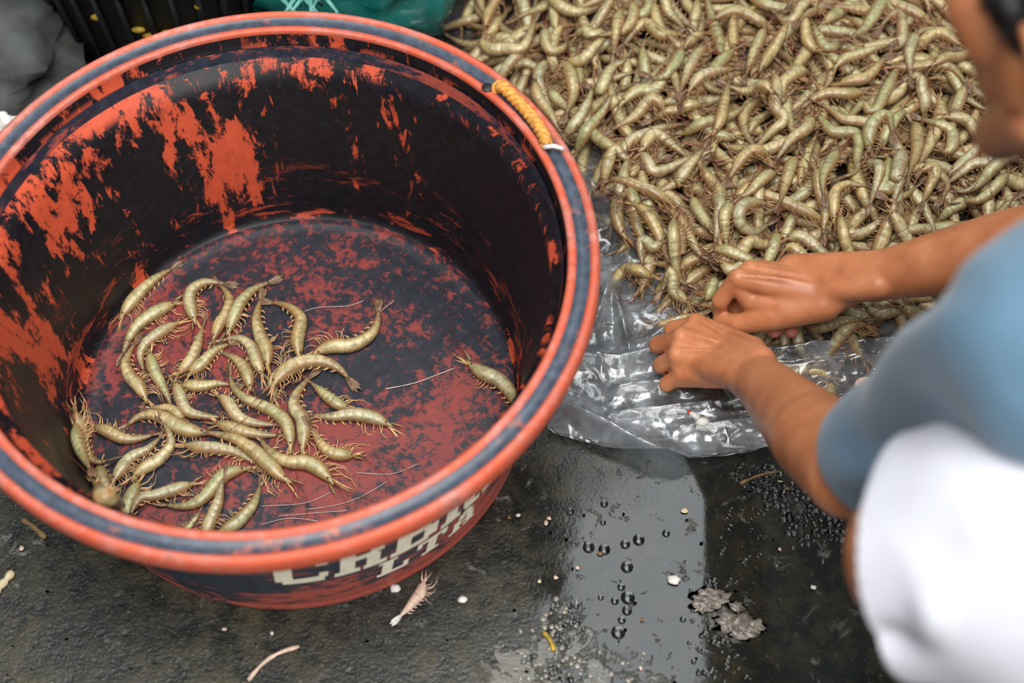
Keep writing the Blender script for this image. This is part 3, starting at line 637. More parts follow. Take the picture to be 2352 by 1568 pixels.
TR = {'a': [[(1000,490),(930,590),(860,720),(780,750),(690,740),(600,690)],[(1080,650),(1000,720),(900,800),(780,820),(690,790),(590,730),(480,660)],[(830,580),(700,600),(560,590),(450,640),(400,690)],[(490,700),(540,790),(640,870),(730,930),(750,1020),(740,1100),(640,1160)],[(540,340),(430,390),(340,430),(260,410)],[(460,440),(370,490),(280,540),(270,640),(280,720)],[(960,410),(1100,430),(1230,450),(1340,480),(1460,520)],[(1200,480),(1290,420),(1400,370),(1470,330)],[(1450,310),(1330,270),(1220,280),(1110,320),(1000,340)],[(1180,780),(1160,680),(1170,590),(1130,530),(1050,510)],[(1230,700),(1250,800),(1220,930),(1150,1050)],[(1120,760),(1130,880),(1120,1000),(1080,1130)],[(860,980),(930,890),(970,810),(1040,770),(1110,780)],[(830,990),(820,900),(900,860),(980,850)],[(1240,1020),(1350,960),(1360,850),(1280,780)],[(1300,730),(1400,740),(1470,800),(1550,880),(1650,870)],[(1340,1110),(1450,1030),(1560,950),(1640,880)],[(1720,960),(1600,1040),(1480,1100),(1340,1160)],[(1780,1040),(1650,1080),(1530,1140),(1380,1210)],[(930,1090),(990,1170),(1060,1210),(1140,1180)],[(880,1020),(920,1120),(910,1230),(950,1340),(1040,1370),(1100,1330)],[(960,960),(1010,1030),(1000,1140),(980,1260),(980,1320)],[(470,1100),(500,1220),(550,1320),(540,1440)],[(600,1460),(590,1350),(620,1230),(680,1180),(790,1180)],[(820,1010),(840,1100),(860,1200),(850,1270)],[(640,960),(590,1050),(540,1130),(540,1230)],[(380,1180),(410,1080),(430,980),(490,880)],[(200,560),(230,680),(280,780),(200,880),(80,950)],[(250,1100),(160,1200),(60,1230),(0,1280)],[(470,760),(400,860),(320,930),(240,980)],[(210,980),(80,1080),(0,1120),(-80,1170)],[(370,1040),(310,1150),(270,1260)],[(700,1400),(680,1470),(740,1510),(830,1500)],[(1150,1100),(1230,1100),(1220,1180),(1190,1260)],[(1470,1230),(1390,1310),(1290,1380),(1240,1480)],[(1690,1200),(1580,1250),(1460,1320)],[(1720,1200),(1700,1300),(1680,1390)],[(510,150),(620,90),(720,90),(820,120)],[(1060,70),(920,40),(800,60),(690,30)],[(1000,90),(900,100),(820,150),(700,230)],[(720,260),(850,260),(980,280),(1040,240),(980,190),(900,180)],[(300,320),(280,230),(340,180),(450,170)],[(530,340),(450,270),(380,200)],[(640,330),(560,300),(490,230),(480,150)],[(120,460),(170,370),(230,290),(270,230)],[(150,260),(90,360),(40,470)],[(600,440),(660,380),(740,350),(820,340)],[(600,540),(700,530),(820,490),(910,460)],[(220,600),(120,600),(20,640)],[(1130,250),(1090,340),(1100,420)],[(640,20),(560,60),(460,100)],[(500,40),(420,80),(330,110),(220,120)]],
 'b': [[(1930,340),(1800,450),(1740,530),(1790,590),(1870,600)],[(1770,900),(1830,760),(1860,640),(1890,520)],[(1170,680),(1280,650),(1400,590),(1500,580),(1570,640)],[(1170,1010),(1260,930),(1380,830),(1480,800),(1600,850)],[(1300,1060),(1400,1110),(1500,1110),(1580,1050),(1720,950)],[(1290,1030),(1320,970),(1400,900),(1520,890),(1640,910)],[(1020,650),(1060,600),(1130,500),(1180,400),(1240,340)],[(1600,220),(1450,220),(1330,240),(1210,290)],[(1780,190),(1680,240),(1580,320),(1490,330)],[(820,430),(950,390),(1080,350)],[(330,190),(300,260),(360,320),(450,330),(560,290),(640,250)],[(700,250),(720,310),(790,320),(850,270),(830,200)],[(880,270),(950,220),(1020,220),(1090,290)],[(700,130),(830,80),(930,60),(1060,20)],[(1260,0),(1270,100),(1220,200),(1120,240)],[(1440,0),(1490,80),(1530,170)],[(1170,20),(1180,120),(1160,200)],[(650,480),(650,580),(690,680),(740,720)],[(730,480),(740,580),(790,680)],[(770,450),(830,560),(880,660),(840,740)],[(820,830),(930,750),(1000,680),(980,600)],[(890,880),(1000,790),(1120,740)],[(1500,700),(1380,760),(1270,830),(1120,880)],[(1580,420),(1480,470),(1370,510)],[(1750,600),(1640,660),(1520,740)],[(1060,1210),(1090,1110),(1140,1070),(1200,1100)],[(1240,1070),(1210,1180),(1195,1250),(1250,1340),(1320,1450),(1370,1550)],[(1540,1300),(1450,1270),(1370,1220),(1270,1180)],[(1280,1310),(1350,1380),(1420,1470),(1450,1560)],[(1590,1290),(1560,1210),(1590,1130),(1640,1060)],[(1800,1440),(1820,1310),(1740,1220),(1690,1110),(1730,1020)],[(1650,1170),(1680,1280),(1730,1370),(1770,1420)],[(1470,1340),(1560,1390),(1620,1480),(1690,1560)],[(1960,1230),(1890,1320),(1860,1410)],[(1760,280),(1700,330),(1640,430),(1580,560)],[(1620,600),(1700,510),(1800,450)]],
 'c': [[(310,40),(400,130),(450,240),(520,340),(560,370)],[(60,0),(100,90),(160,180),(230,280)],[(120,10),(200,90),(260,190),(300,290)],[(370,170),(405,250),(360,310)],[(310,230),(240,300),(170,340),(180,390)],[(280,460),(180,430),(80,430),(20,490),(30,570),(90,600)],[(335,250),(340,350),(390,430),(440,520)],[(450,650),(400,610),(350,540),(340,450),(310,370)],[(490,630),(540,560),(580,470),(600,390)],[(440,0),(510,80),(560,170)],[(560,0),(600,90),(590,180)],[(690,20),(640,110),(640,190)],[(890,70),(760,110),(705,170),(780,225),(880,165)],[(610,190),(680,260),(760,290),(850,270),(930,190)],[(600,380),(680,390),(770,400)],[(560,230),(620,290),(720,330)],[(930,200),(910,270),(880,350)],[(960,220),(1060,220),(1160,240)],[(940,350),(1000,300),(1090,290)],[(1440,330),(1480,300),(1510,220),(1500,120)],[(1230,210),(1300,280),(1350,350)],[(1520,110),(1580,180),(1660,220)],[(1390,590),(1480,650),(1580,720),(1700,730)],[(1590,600),(1680,640),(1760,660)],[(1240,640),(1330,650),(1430,655)],[(1460,700),(1350,720),(1260,780)],[(1070,710),(1150,720),(1250,710)],[(1270,1020),(1200,990),(1120,960),(1030,970),(940,920)],[(1180,1015),(1225,1060),(1180,1110),(1080,1090)],[(230,700),(310,710),(400,700)]]}
def walk(p, ang, L, bend):
    """arc of length L centred at p"""
    k = 7; q = [np.array([0., 0.])]; a = ang - bend/2
    s_ = rng.uniform(-.5, .5)
    for i in range(k-1): q.append(q[-1] + L/(k-1)*np.array([math.cos(a), math.sin(a)])); a += bend/(k-1)*(1+s_*math.sin(i*1.3))
    q = np.array(q); return q - q[len(q)//2] + p
def flow(p): return 2.2*math.pi*mnoise.noise((p[0]*3.2, p[1]*3.2, 1.7)) + rng.normal(0, .65) + (math.pi if rng.random() < .5 else 0)
def rand_spot(lowest=6, vis=False):
    best = None
    for _ in range(lowest):
        while True:
            p = np.array([rng.uniform(-.06, .80), rng.uniform(.68, 1.48)])
            if not inpoly(p[None], HPW)[0]: continue
            u, v = to_px((p[0], p[1], .04))
            if vis:
                if not (1040 < u < 2345 and -10 < v < 790): continue
                if u > 2180 and v < (u-2180)*2.1+20: continue
                if 1650 < u and 590 < v < 690 and v > 760-.36*(u-1640): continue
                if (u-660)**2/715**2 + (v-660)**2/640**2 < 1: continue
            break
        w = HHF.win(p, .022); hh = (HHF.h[w] - heap_z(p[None])[0]).mean()
        if best is None or hh < best[0]: best = (hh, p)
    return best[1]
# lower layers, uncounted: one object
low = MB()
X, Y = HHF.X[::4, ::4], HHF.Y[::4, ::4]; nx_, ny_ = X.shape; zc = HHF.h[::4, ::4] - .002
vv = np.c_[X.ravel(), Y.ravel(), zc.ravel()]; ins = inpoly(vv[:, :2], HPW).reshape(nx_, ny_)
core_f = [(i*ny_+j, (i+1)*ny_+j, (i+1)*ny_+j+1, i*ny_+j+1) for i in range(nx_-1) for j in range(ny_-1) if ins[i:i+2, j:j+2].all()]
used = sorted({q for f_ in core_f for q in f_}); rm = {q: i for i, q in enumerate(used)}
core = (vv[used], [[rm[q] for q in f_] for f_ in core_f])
lowleg, lowtail = MB(), MB()
for i in range(560):
    p = rand_spot(4); R = RS()*.97; L = R*rng.uniform(12.6, 15); bd = rng.normal(0, 1.0)
    xy = walk(p, flow(p), L, bd); Q = HHF.lay(xy, R, .55)
    b_, l_, a_, t_ = shrimp_parts(Q, R, convex_side(Q), True, 5000+i)
    low.add(np.concatenate(b_.v), b_.f, np.concatenate(b_.c)); lowleg.add(np.concatenate(l_.v), l_.f); lowtail.add(np.concatenate(t_.v), t_.f)
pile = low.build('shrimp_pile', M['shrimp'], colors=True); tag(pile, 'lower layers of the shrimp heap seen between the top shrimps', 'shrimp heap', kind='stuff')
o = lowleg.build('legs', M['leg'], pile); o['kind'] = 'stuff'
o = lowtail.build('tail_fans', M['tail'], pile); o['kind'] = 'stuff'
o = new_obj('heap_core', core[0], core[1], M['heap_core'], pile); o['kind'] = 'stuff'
# upper shrimps, one by one
def area_of(u, v):
    if v > 690 and u > 1780: return 'below the far forearm by the folded sheet'
    if v > 690: return 'around the two hands'
    if v > 540 and u < 1560: return 'on the sheet between tub and hands'
    if v > 430 and u < 1560: return 'at the heap corner facing the near rim'
    if v > 500 and u < 1760: return 'just beyond the far hand'
    if v > 480: return 'along the far forearm'
    if u > 2200: return 'closest to the bowed head'
    if u > 2040: return 'left of the bowed head' if v < 260 else 'between head and far forearm'
    if u < 1230: return 'behind the rope handle' if v > 130 else 'at the far left back corner'
    if u < 1380: return 'close beside the tub rim' if v > 160 else 'at the back left of the heap'
    if v < 110: return 'at the back middle of the heap' if u < 1740 else 'at the back right of the heap'
    if v < 250: return 'in the upper left part of the heap' if u < 1640 else 'in the upper right part of the heap'
    if u < 1560: return 'in the left part of the heap'
    if u < 1800: return 'in the very middle of the heap'
    return 'in the right part of the heap'
def heap_label(xy, u, v):
    d = np.linalg.norm(np.diff(xy, axis=0), axis=1).sum(); ch = np.linalg.norm(xy[-1]-xy[0])/d
    sh = 'tightly curled' if ch < .62 else 'bent' if ch < .88 else 'nearly straight'
    hu, hv = to_px((*xy[0], .04)); cu, cv = to_px((*xy[-1], .04)); an_ = math.degrees(math.atan2(cv-hv, hu-cu)) % 360
    dr_ = ('right', 'up right', 'up', 'up left', 'left', 'down left', 'down', 'down right')[int((an_+22.5)//45) % 8]
    return f'{sh} olive shrimp, head {dr_}, {area_of(u, v)}', f'{sh} shrimps {area_of(u, v)}'
for i in range(150):
    p = rand_spot(7, True); R = RS(); L = R*rng.uniform(12.8, 15.5); bd = rng.choice([rng.normal(0, .7), rng.normal(0, 1.8)])
    xy = walk(p, flow(p), L, bd); Q = HHF.lay(xy, R, .6); u, v = to_px(Q[len(Q)//2])
    lab, grp = heap_label(xy, u, v); make_shrimp(Q, R, convex_side(xy), 900+i, lab, grp)
SPECIAL = {('c', 27): 'shrimp lying on the clear sheet right of the near wrist', ('c', 28): 'pale curled shrimp on the sheet below the near wrist shrimp', ('c', 29): 'shrimp sticking out left from under the near hand',
           ('c', 5): 'hook shaped shrimp lying alone on the sheet beside the tub', ('c', 8): 'shrimp hanging head down just left of the far hand', ('c', 7): 'shrimp pointing its head at the near hand knuckles',
           ('c', 12): 'large ring curled shrimp at the near end of the heap', ('b', 0): 'shiny hook shaped shrimp with bright highlights in the heap middle'}
k = 0
for key in ('b', 'a', 'c'):
    for j, ps in enumerate(TR[key]):
        pp = S(ps, key); P = np.array([heap_pt(*p) for p in pp])
        # carry each partly hidden outline on to a full shrimp length
        L = np.linalg.norm(np.diff(P, axis=0), axis=1).sum(); R = RS()*1.03
        if L < .084:
            e = P[-1]-P[-2]; e /= np.linalg.norm(e); P = np.r_[P, [P[-1]+e*min(.03, .088-L)]]; L = max(L, .085)
        R = min(R, L*.088)
        Q = HHF.lay(P[:, :2], R, .62); u, v = to_px(Q[len(Q)//2])
        lab, grp = heap_label(P[:, :2], u, v)
        if (key, j) in SPECIAL: lab, grp = SPECIAL[(key, j)], 'shrimps on the sheet'
        make_shrimp(Q, R, convex_side(P), 2000+k, lab, grp); k += 1

# ------------------------------------------------------------------ person
def remesh(mb, name, voxel, it=6, fac=.5, disp=None):
    """one continuous surface from overlapping closed shapes"""
    o = mb.build('tmp_'+name, None)
    r = o.modifiers.new('r', 'REMESH'); r.mode = 'VOXEL'; r.voxel_size = voxel; r.adaptivity = 0
    s = o.modifiers.new('s', 'SMOOTH'); s.factor = fac; s.iterations = it
    dg = bpy.context.evaluated_depsgraph_get(); me = bpy.data.meshes.new_from_object(o.evaluated_get(dg))
    bpy.data.objects.remove(o); me.name = name
    me.polygons.foreach_set('use_smooth', [True]*len(me.polygons))
    return me
V = lambda *a: np.array(a, float)
def unit(v): v = np.asarray(v, float); return v/np.linalg.norm(v)
PELV = V(.72, .36, .27); HIPL = V(.655, .285, .28); HIPR = V(.735, .46, .28)
KNEEL = V(.256, .350, .478); ANKL = V(.405, .42, .085); KNEER = V(.60, .82, .47); ANKR = V(.68, .70, .085)
SPINE1 = V(.63, .42, .42); CHEST = V(.50, .50, .545); NECK = V(.43, .545, .645)
SHL = V(.305, .435, .595); SHR = V(.56, .63, .55)
ELL = atd(1958, 1085, 1.09); WRL = at(1712, 842, .084)
ELR = V(.515, .765, .245); WRR = at(1945, 648, .098)
# head frame
HF_ = unit((-.32, .82, -.46)); HU = V(-.2, .45, .87); HU = unit(HU - HF_*(HU @ HF_)); HL = np.cross(HU, HF_)
EAR = atd(2352, 165, .80); HC = EAR - HL*.070 + HF_*.012 + HU*.01
HM = np.stack([HL, HF_, HU], 1)     # columns: left, front, up
def hp(l, f, u): return HC + HM @ np.array([l, f, u])
B = MB()
# torso, neck, legs
B.chain([PELV, SPINE1, CHEST], [.125, .105, .115]); B.chain([HIPL, HIPR], [.10, .10])
B.chain([SHL, CHEST*.5+NECK*.5, SHR], [.045, .062, .045]); B.chain([CHEST, NECK], [.09, .055])
B.chain([NECK, hp(0, -.02, -.075)], [.055, .052])
B.chain([HIPL, HIPL*.5+KNEEL*.5, KNEEL], [.088, .072, .053]); B.chain([KNEEL, KNEEL*.65+ANKL*.35, ANKL], [.050, .048, .031])
B.chain([HIPR, HIPR*.5+KNEER*.5, KNEER], [.088, .072, .053]); B.chain([KNEER, KNEER*.65+ANKR*.35, ANKR], [.050, .048, .031])
for an_, dr in ((ANKL, V(-.25, .95, 0)), (ANKR, V(-.8, .6, 0))):
    dr = unit(dr); sd = V(-dr[1], dr[0], 0)
    B.caps(an_*V(1, 1, 0)+V(0, 0, .036)-dr*.035, .031, an_*V(1, 1, 0)+V(0, 0, .024)+dr*.12, .022)
    B.caps(an_, .031, an_*V(1, 1, 0)+V(0, 0, .04)+dr*.04, .03)
    for q in range(5): B.caps(an_*V(1, 1, 0)+V(0, 0, .016)+dr*.10+sd*(q-2)*.016, .014, an_*V(1, 1, 0)+V(0, 0, .012)+dr*(.165-.008*abs(q-1))+sd*(q-2)*.017, .010)
# arms
def arm(sh, el, wr, side):
    B.chain([sh, sh*.5+el*.5, el], [.044, .030, .034])
    ax = unit(wr-el)
    B.chain([el, el*.72+wr*.28, el*.4+wr*.6, wr], [.037, .0385, .031, .0215])
    B.caps(wr+side*.0100, .0168, wr-side*.0100, .0168); B.caps(wr-ax*.03+side*.009, .0185, wr-ax*.03-side*.009, .0185)
def pts(L): return [at(*p) for p in L]
# near (left) hand
WL = pts([(1700, 828, .086)])[0]
MC = pts([(1598, 744, .066), (1566, 776, .070), (1555, 816, .066), (1566, 858, .056)])
PI = pts([(1545, 757, .044), (1511, 792, .041), (1519, 838, .040), (1531, 882, .036)])
DI = pts([(1556, 775, .020), (1530, 806, .017), (1540, 846, .017), (1552, 876, .016)])
TI = pts([(1582, 778, .011), (1556, 808, .010), (1566, 846, .010), (1576, 874, .010)])
sideL = unit(np.cross(unit(WL-ELL), V(0, 0, 1))); sideL = unit(np.array(at(1760, 810, .09)) - np.array(at(1690, 880, .08)))
arm(SHL, ELL, WRL, sideL)
RADM = [.0112, .0116, .0110, .0100]; RAD1 = [.0098, .0101, .0095, .0085]; RAD2 = [.0091, .0094, .0088, .0079]; RAD3 = [.0082, .0084, .0079, .007]
def hand(W0, MC, PI, DI, TI, side, TH, thr, palm_n):
    """metacarpals, palm, fingers with three bones each, thumb"""
    for q in range(4):
        base = W0 + side*(.0145-.0097*q)
        B.caps(base, .0150, MC[q], RADM[q]); B.caps(base+palm_n*.007, .0145, MC[q]+palm_n*.009, RADM[q])
        B.chain([MC[q], MC[q]*.5+PI[q]*.5, PI[q], PI[q]*.5+DI[q]*.5, DI[q], TI[q]], [RADM[q]*.93, RAD1[q]*.96, RAD1[q], RAD2[q]*.93, RAD2[q]*.95, RAD3[q]])
        B.ball(MC[q]-palm_n*.0025, RADM[q]*.92, nu=12, nv=8)           # knuckle
        # extensor tendon
        B.chain([W0 + side*(.009-.006*q) - palm_n*.0135, (W0+MC[q])*.5 - palm_n*.0150 + side*(.003-.002*q), MC[q]-palm_n*.0105], [.0018, .0026, .0026])
    for q in range(3):   # palm between the metacarpals
        B.caps(W0+side*(.010-.010*q)+palm_n*.004, .0155, (MC[q]+MC[q+1])*.5+palm_n*.002, (RADM[q]+RADM[q+1])*.46)
    mm = sum(MC)/4; fa_ = unit((ELL if side is sideL else ELR)-W0)
    for o_ in (-.013, -.0045, .0045, .013): B.caps(W0+fa_*.045+side*o_*.9-palm_n*.007, .0150, W0*.52+mm*.48+side*o_*1.3-palm_n*.001, .0125)   # back of the wrist
    for o_ in (-.010, 0, .010): B.caps(W0+side*o_+palm_n*.003, .0178, W0*.5+mm*.5+side*o_*1.5+palm_n*.003, .0145)   # heel of the hand
    B.chain(TH, thr)
nL = V(0.05, 0.0, -1.0)
hand(WL, MC, PI, DI, TI, sideL, [WL+sideL*.016+nL*.006, at(1655, 778, .050), at(1610, 772, .030), at(1580, 772, .018)], [.017, .0125, .0108, .009], nL)
B.caps(WRL-unit(WRL-ELL)*.012-sideL*.017+V(0, 0, .008), .012, WRL-sideL*.017+V(0, 0, .007), .011)      # ulna head
# far (right) hand
WR_ = at(1915, 656, .096)
MCR = pts([(1694, 640, .083), (1722, 622, .080), (1748, 620, .066), (1770, 628, .050)])
PIR = pts([(1655, 690, .055), (1668, 672, .046), (1690, 690, .032), (1722, 700, .022)])
DIR_ = pts([(1654, 716, .036), (1668, 706, .028), (1735, 735, .025), (1775, 738, .023)])
TIR = pts([(1668, 729, .026), (1690, 722, .020), (1777, 757, .030), (1815, 757, .030)])
sideR = unit(np.array(at(1905, 705, .088)) - np.array(at(1890, 612, .092)))
arm(SHR, ELR, WRR, sideR)
nR = unit(V(-.05, .25, -1.0))
hand(WR_, MCR, PIR, DIR_, TIR, sideR, [WR_+sideR*.016+V(-.01, 0, -.008), at(1775, 728, .064), at(1698, 744, .046), at(1655, 736, .032)], [.0185, .0142, .0112, .009], nR)
B.chain([WR_+sideR*.008, at(1800, 705, .070), at(1730, 690, .066), MCR[0]+V(0, 0, -.006)], [.017, .019, .0135, .0115])   # web of the thumb
B.caps(at(1925, 617, .104), .012, at(1955, 615, .108), .011)        # ulna head
# head and face
B.ball(hp(0, -.018, .045), (1, 1, 1), HM @ np.diag([.076, .094, .082]), 28, 18)
B.ball(hp(0, .035, -.02), (1, 1, 1), HM @ np.diag([.062, .060, .085]), 24, 16)
B.chain([hp(.052, .0, -.045), hp(.034, .062, -.088), hp(0, .082, -.096), hp(-.034, .062, -.088), hp(-.052, .0, -.045)], [.020, .018, .018, .018, .020])
B.chain([hp(.048, .066, .0), hp(.052, .04, -.012)], [.018, .018]); B.chain([hp(-.048, .066, .0), hp(-.052, .04, -.012)], [.018, .018])
B.chain([hp(.045, .082, .038), hp(0, .094, .035), hp(-.045, .082, .038)], [.011, .011, .011])
B.chain([hp(0, .098, .022), hp(0, .116, -.018), hp(0, .106, -.028)], [.008, .012, .010]); B.ball(hp(.014, .104, -.024), .009); B.ball(hp(-.014, .104, -.024), .009)
B.chain([hp(.022, .088, -.052), hp(0, .100, -.050), hp(-.022, .088, -.052)], [.006, .008, .006]); B.chain([hp(.020, .086, -.062), hp(0, .097, -.062), hp(-.020, .086, -.062)], [.007, .008, .007])
for s_ in (1, -1):
    q = [hp(s_*.076, -.012 - .024*math.cos(t), .004 + .034*math.sin(t)) + HM @ np.array([s_*.007*math.sin(t*.5+.4), 0, 0]) for t in np.linspace(-2.2, 2.4, 9)]
    B.chain(q, [.006]*9); B.ball(hp(s_*.074, -.008, -.004), (1, 1, 1), HM @ np.diag([.006, .018, .028]))
person = empty('person', (ANKL[0], ANKL[1], 0))
tag(person, 'person in blue shirt and white shorts squatting, sorting shrimps with both hands', 'person')
bm_ = remesh(B, 'body', .0016, 6, .5); bm_.materials.append(M['skin'])
# second, wider smoothing everywhere but on the hands and face
co = np.empty(len(bm_.vertices)*3); bm_.vertices.foreach_get('co', co); co = co.reshape(-1, 3); wgt = np.ones(len(co))
for w_, m_ in ((WL, MC[1]), (WR_, (MCR[0]+MCR[1])/2)):
    t = (co-w_) @ unit(m_-w_); near = np.linalg.norm(co-w_, axis=1) < .17
    wgt = np.where(near, np.minimum(wgt, 1-sm(.030, .066, t)), wgt)
wgt = np.where(np.linalg.norm(co-hp(0, .08, -.02), axis=1) < .08, .15, wgt)
bo = bpy.data.objects.new('tmp', bm_); COL.objects.link(bo); vg = bo.vertex_groups.new(name='w')
q8 = np.round(wgt*8).astype(int)
for k in range(1, 9):
    ids = np.nonzero(q8 == k)[0].tolist()
    if ids: vg.add(ids, k/8, 'REPLACE')
ms = bo.modifiers.new('s', 'SMOOTH'); ms.factor = .5; ms.iterations = 60; ms.vertex_group = 'w'
me2 = bpy.data.meshes.new_from_object(bo.evaluated_get(bpy.context.evaluated_depsgraph_get())); bpy.data.objects.remove(bo); me2.name = 'body'
bo = link('body', me2, person)
def child(mb, name, mt, par): return mb.build(name, M[mt], par)
for s_ in (1, -1):
    mb = MB(); mb.ball(hp(s_*.030, .078, .018), .0125); e = child(mb, 'eye', 'white_bit', person)
# finger tips' flushed pads peeping out under the far hand, nails
for p, q in ((TIR[2], DIR_[2]), (TIR[3], DIR_[3])):
    mb = MB(); mb.ball(p + unit(p-q)*.0012 + V(0, -.0008, .0006), .0079, nu=14, nv=10); child(mb, 'fingertip', 'fingertip', person)
# hair: cap over the cranium with a sideburn
mb = MB(); nu, nv = 60, 40; vv = []; ff = []
for i in range(nv+1):
    for k_ in range(nu):
        a = 2*math.pi*k_/nu; th = math.pi*i/nv
        d = np.array([math.sin(th)*math.cos(a), math.sin(th)*math.sin(a), math.cos(th)]); j = .004*mnoise.noise(d*9)
        vv.append(hp(*(np.array([0, -.018, .045]) + d*(np.array([.076, .094, .082])+.011+j))))
for i in range(nv):
    for k_ in range(nu):
        a = 2*math.pi*(k_+.5)/nu; th = math.pi*(i+.5)/nv
        d = np.array([math.sin(th)*math.cos(a), math.sin(th)*math.sin(a), math.cos(th)])
        f_ = d[1]; u_ = d[2]
        keep = u_ > (.55 if f_ > .55 else .55*sm(.1, .55, f_) - .75*(1-sm(-.1, .3, f_)))
        if keep: ff.append((i*nu+k_, i*nu+(k_+1) % nu, (i+1)*nu+(k_+1) % nu, (i+1)*nu+k_))
mb.add(vv, ff); hair = child(mb, 'hair', 'hair', person)
from mathutils.bvhtree import BVHTree
bv = BVHTree.FromPolygons([v_.co.copy() for v_ in me2.vertices], [tuple(q_.vertices) for q_ in me2.polygons])
mbs = MB(); prev = None
for (u_, v_, r_) in ((2308, -60, .017), (2312, -20, .015), (2318, 20, .012), (2322, 55, .009), (2324, 88, .005)):
    hit = bv.ray_cast(Vector(CAM), Vector(ray(u_, v_)).normalized())[0]
    if hit is None: continue
    q_ = np.array(hit)
    if prev is not None: mbs.caps(prev[0], prev[1], q_, r_)
    prev = (q_, r_)
if mbs.n: child(mbs, 'sideburn', 'hair', person)
sd = hair.modifiers.new('s', 'SOLIDIFY'); sd.thickness = .008; sd.offset = -1

# shirt: loose volume round torso and upper arms, opened at hem, neck and sleeves
def folds(me, F, amp_noise, sc, seed=0.):
    n = len(me.vertices); co = np.empty(n*3); me.vertices.foreach_get('co', co); co = co.reshape(-1, 3); no = np.empty(n*3); me.vertex_normals.foreach_get('vector', no); no = no.reshape(-1, 3)
    d = np.zeros(n)
    for (p, q, w, h) in F:
        ab = q-p; t = np.clip(((co-p) @ ab)/(ab @ ab), 0, 1); r = np.linalg.norm(co-(p+t[:, None]*ab), axis=1); d += h*np.exp(-(r/w)**2)*np.sin(np.pi*np.clip(t*.9+.05, 0, 1))
    if amp_noise:
        d += np.array([amp_noise*mnoise.noise((c_[0]*sc+seed, c_[1]*sc, c_[2]*sc)) for c_ in co])
    co += no*d[:, None]; me.vertices.foreach_set('co', co.ravel()); me.update()
def cut(me, p, n):
    bm = bmesh.new(); bm.from_mesh(me)
    bmesh.ops.bisect_plane(bm, geom=bm.verts[:]+bm.edges[:]+bm.faces[:], plane_co=Vector(p), plane_no=Vector(n), clear_outer=True)
    bm.to_mesh(me); bm.free()
S_ = MB()
S_.chain([PELV+V(.02, 0, -.02), SPINE1, CHEST, CHEST*.4+NECK*.6], [.145, .128, .133, .09]); S_.chain([SHL, CHEST*.5+NECK*.5, SHR], [.060, .075, .060])
upL = unit(SHL-ELL); dn = V(-.12, -.35, -.6); dn = unit(dn-upL*(dn @ upL))
SX = V(.008, 0, 0); S_.chain([SHL+dn*.004, SHL*.5+ELL*.5+dn*.004+SX*.5, ELL+upL*.03+SX, ELL-upL*.06+SX], [.060, .054, .049, .050])
S_.chain([SHL+dn*.02, CHEST*.6+SPINE1*.4+dn*.02], [.055, .11])
upR = unit(SHR-ELR); S_.chain([SHR, SHR*.5+ELR*.5, ELR+upR*.02], [.060, .056, .055])
sh_me = remesh(S_, 'shirt', .0045, 14, .6)
HEM = ELL + upL*.022
def open_at(me, c0, n, cond):
    bm = bmesh.new(); bm.from_mesh(me)
    fs = [f for f in bm.faces if cond(np.array(f.calc_center_median()))]
    gs = set(fs); 
    for f in fs: gs.update(f.edges); gs.update(f.verts)
    bmesh.ops.bisect_plane(bm, geom=list(gs), plane_co=Vector(c0), plane_no=Vector(n))
    dl = [f for f in bm.faces if cond(np.array(f.calc_center_median())) and (np.array(f.calc_center_median())-c0) @ n > 0]
    bmesh.ops.delete(bm, geom=dl, context='FACES'); bm.to_mesh(me); bm.free()
hem_n = unit(-upL*1.0 + V(-.10, .05, .0)); HEM = ELL + upL*.045
open_at(sh_me, HEM, hem_n, lambda c_: np.linalg.norm(c_-HEM) < .20 and (c_-SHL) @ upL < -.12 and c_[0] < .40)
HEMR = SHR*.45+ELR*.55
open_at(sh_me, HEMR, -upR, lambda c_: np.linalg.norm(c_-HEMR) < .17 and (c_-SHR) @ upR < -.08)
fa = lambda px, py, dep: atd(px, py, dep)
folds(sh_me, [(fa(1985, 1075, 1.0), fa(2230, 900, .80), .030, -.018), (fa(1960, 1010, 1.05), fa(2010, 990, 1.0), .012, -.007), (fa(1925, 1060, 1.05), fa(2080, 1120, .9), .014, .010), (fa(2050, 880, .95), fa(2200, 760, .85), .016, .008),
              (fa(2110, 730, .9), fa(2270, 670, .78), .014, -.010), (fa(2080, 820, .92), fa(2330, 700, .75), .030, .008), (fa(2250, 1010, .75), fa(2352, 940, .72), .03, -.012)], .005, 13)
sh_me.materials.append(M['shirt']); shirt = link('shirt', sh_me, person); shirt['label'] = 'faded blue short sleeved shirt'
so = shirt.modifiers.new('s', 'SOLIDIFY'); so.thickness = .003; so.offset = 0
# shorts
T_ = MB()
T_.chain([PELV, HIPL], [.15, .125]); T_.chain([PELV, HIPR], [.15, .125])
T_.chain([HIPL, HIPL*.5+KNEEL*.5, KNEEL+V(.03, 0, .008), KNEEL+V(-.025, .01, -.03)], [.120, .104, .082, .072])
T_.chain([HIPR, HIPR*.5+KNEER*.5, KNEER], [.12, .100, .08])
tr_me = remesh(T_, 'shorts', .0045, 14, .6)
KC = KNEEL + V(.03, 0, .008); kn = unit(V(-.72, .30, -.62))
open_at(tr_me, KC+kn*.040, kn, lambda c_: np.linalg.norm(c_-KC) < .17)
axr = unit(KNEER-HIPR); open_at(tr_me, KNEER-axr*.03, axr, lambda c_: np.linalg.norm(c_-KNEER) < .2)
folds(tr_me, [(fa(2070, 1100, .85), fa(1975, 1350, .85), .010, .009), (fa(2010, 1420, .85), fa(2110, 1568, .8), .012, -.010), (fa(2140, 1360, .8), fa(2110, 1568, .8), .012, .009), (fa(2100, 1320, .8), fa(2250, 1250, .8), .03, -.006)], .003, 16)
tr_me.materials.append(M['shorts']); shorts = link('shorts', tr_me, person); shorts['label'] = 'plain white knee length shorts'
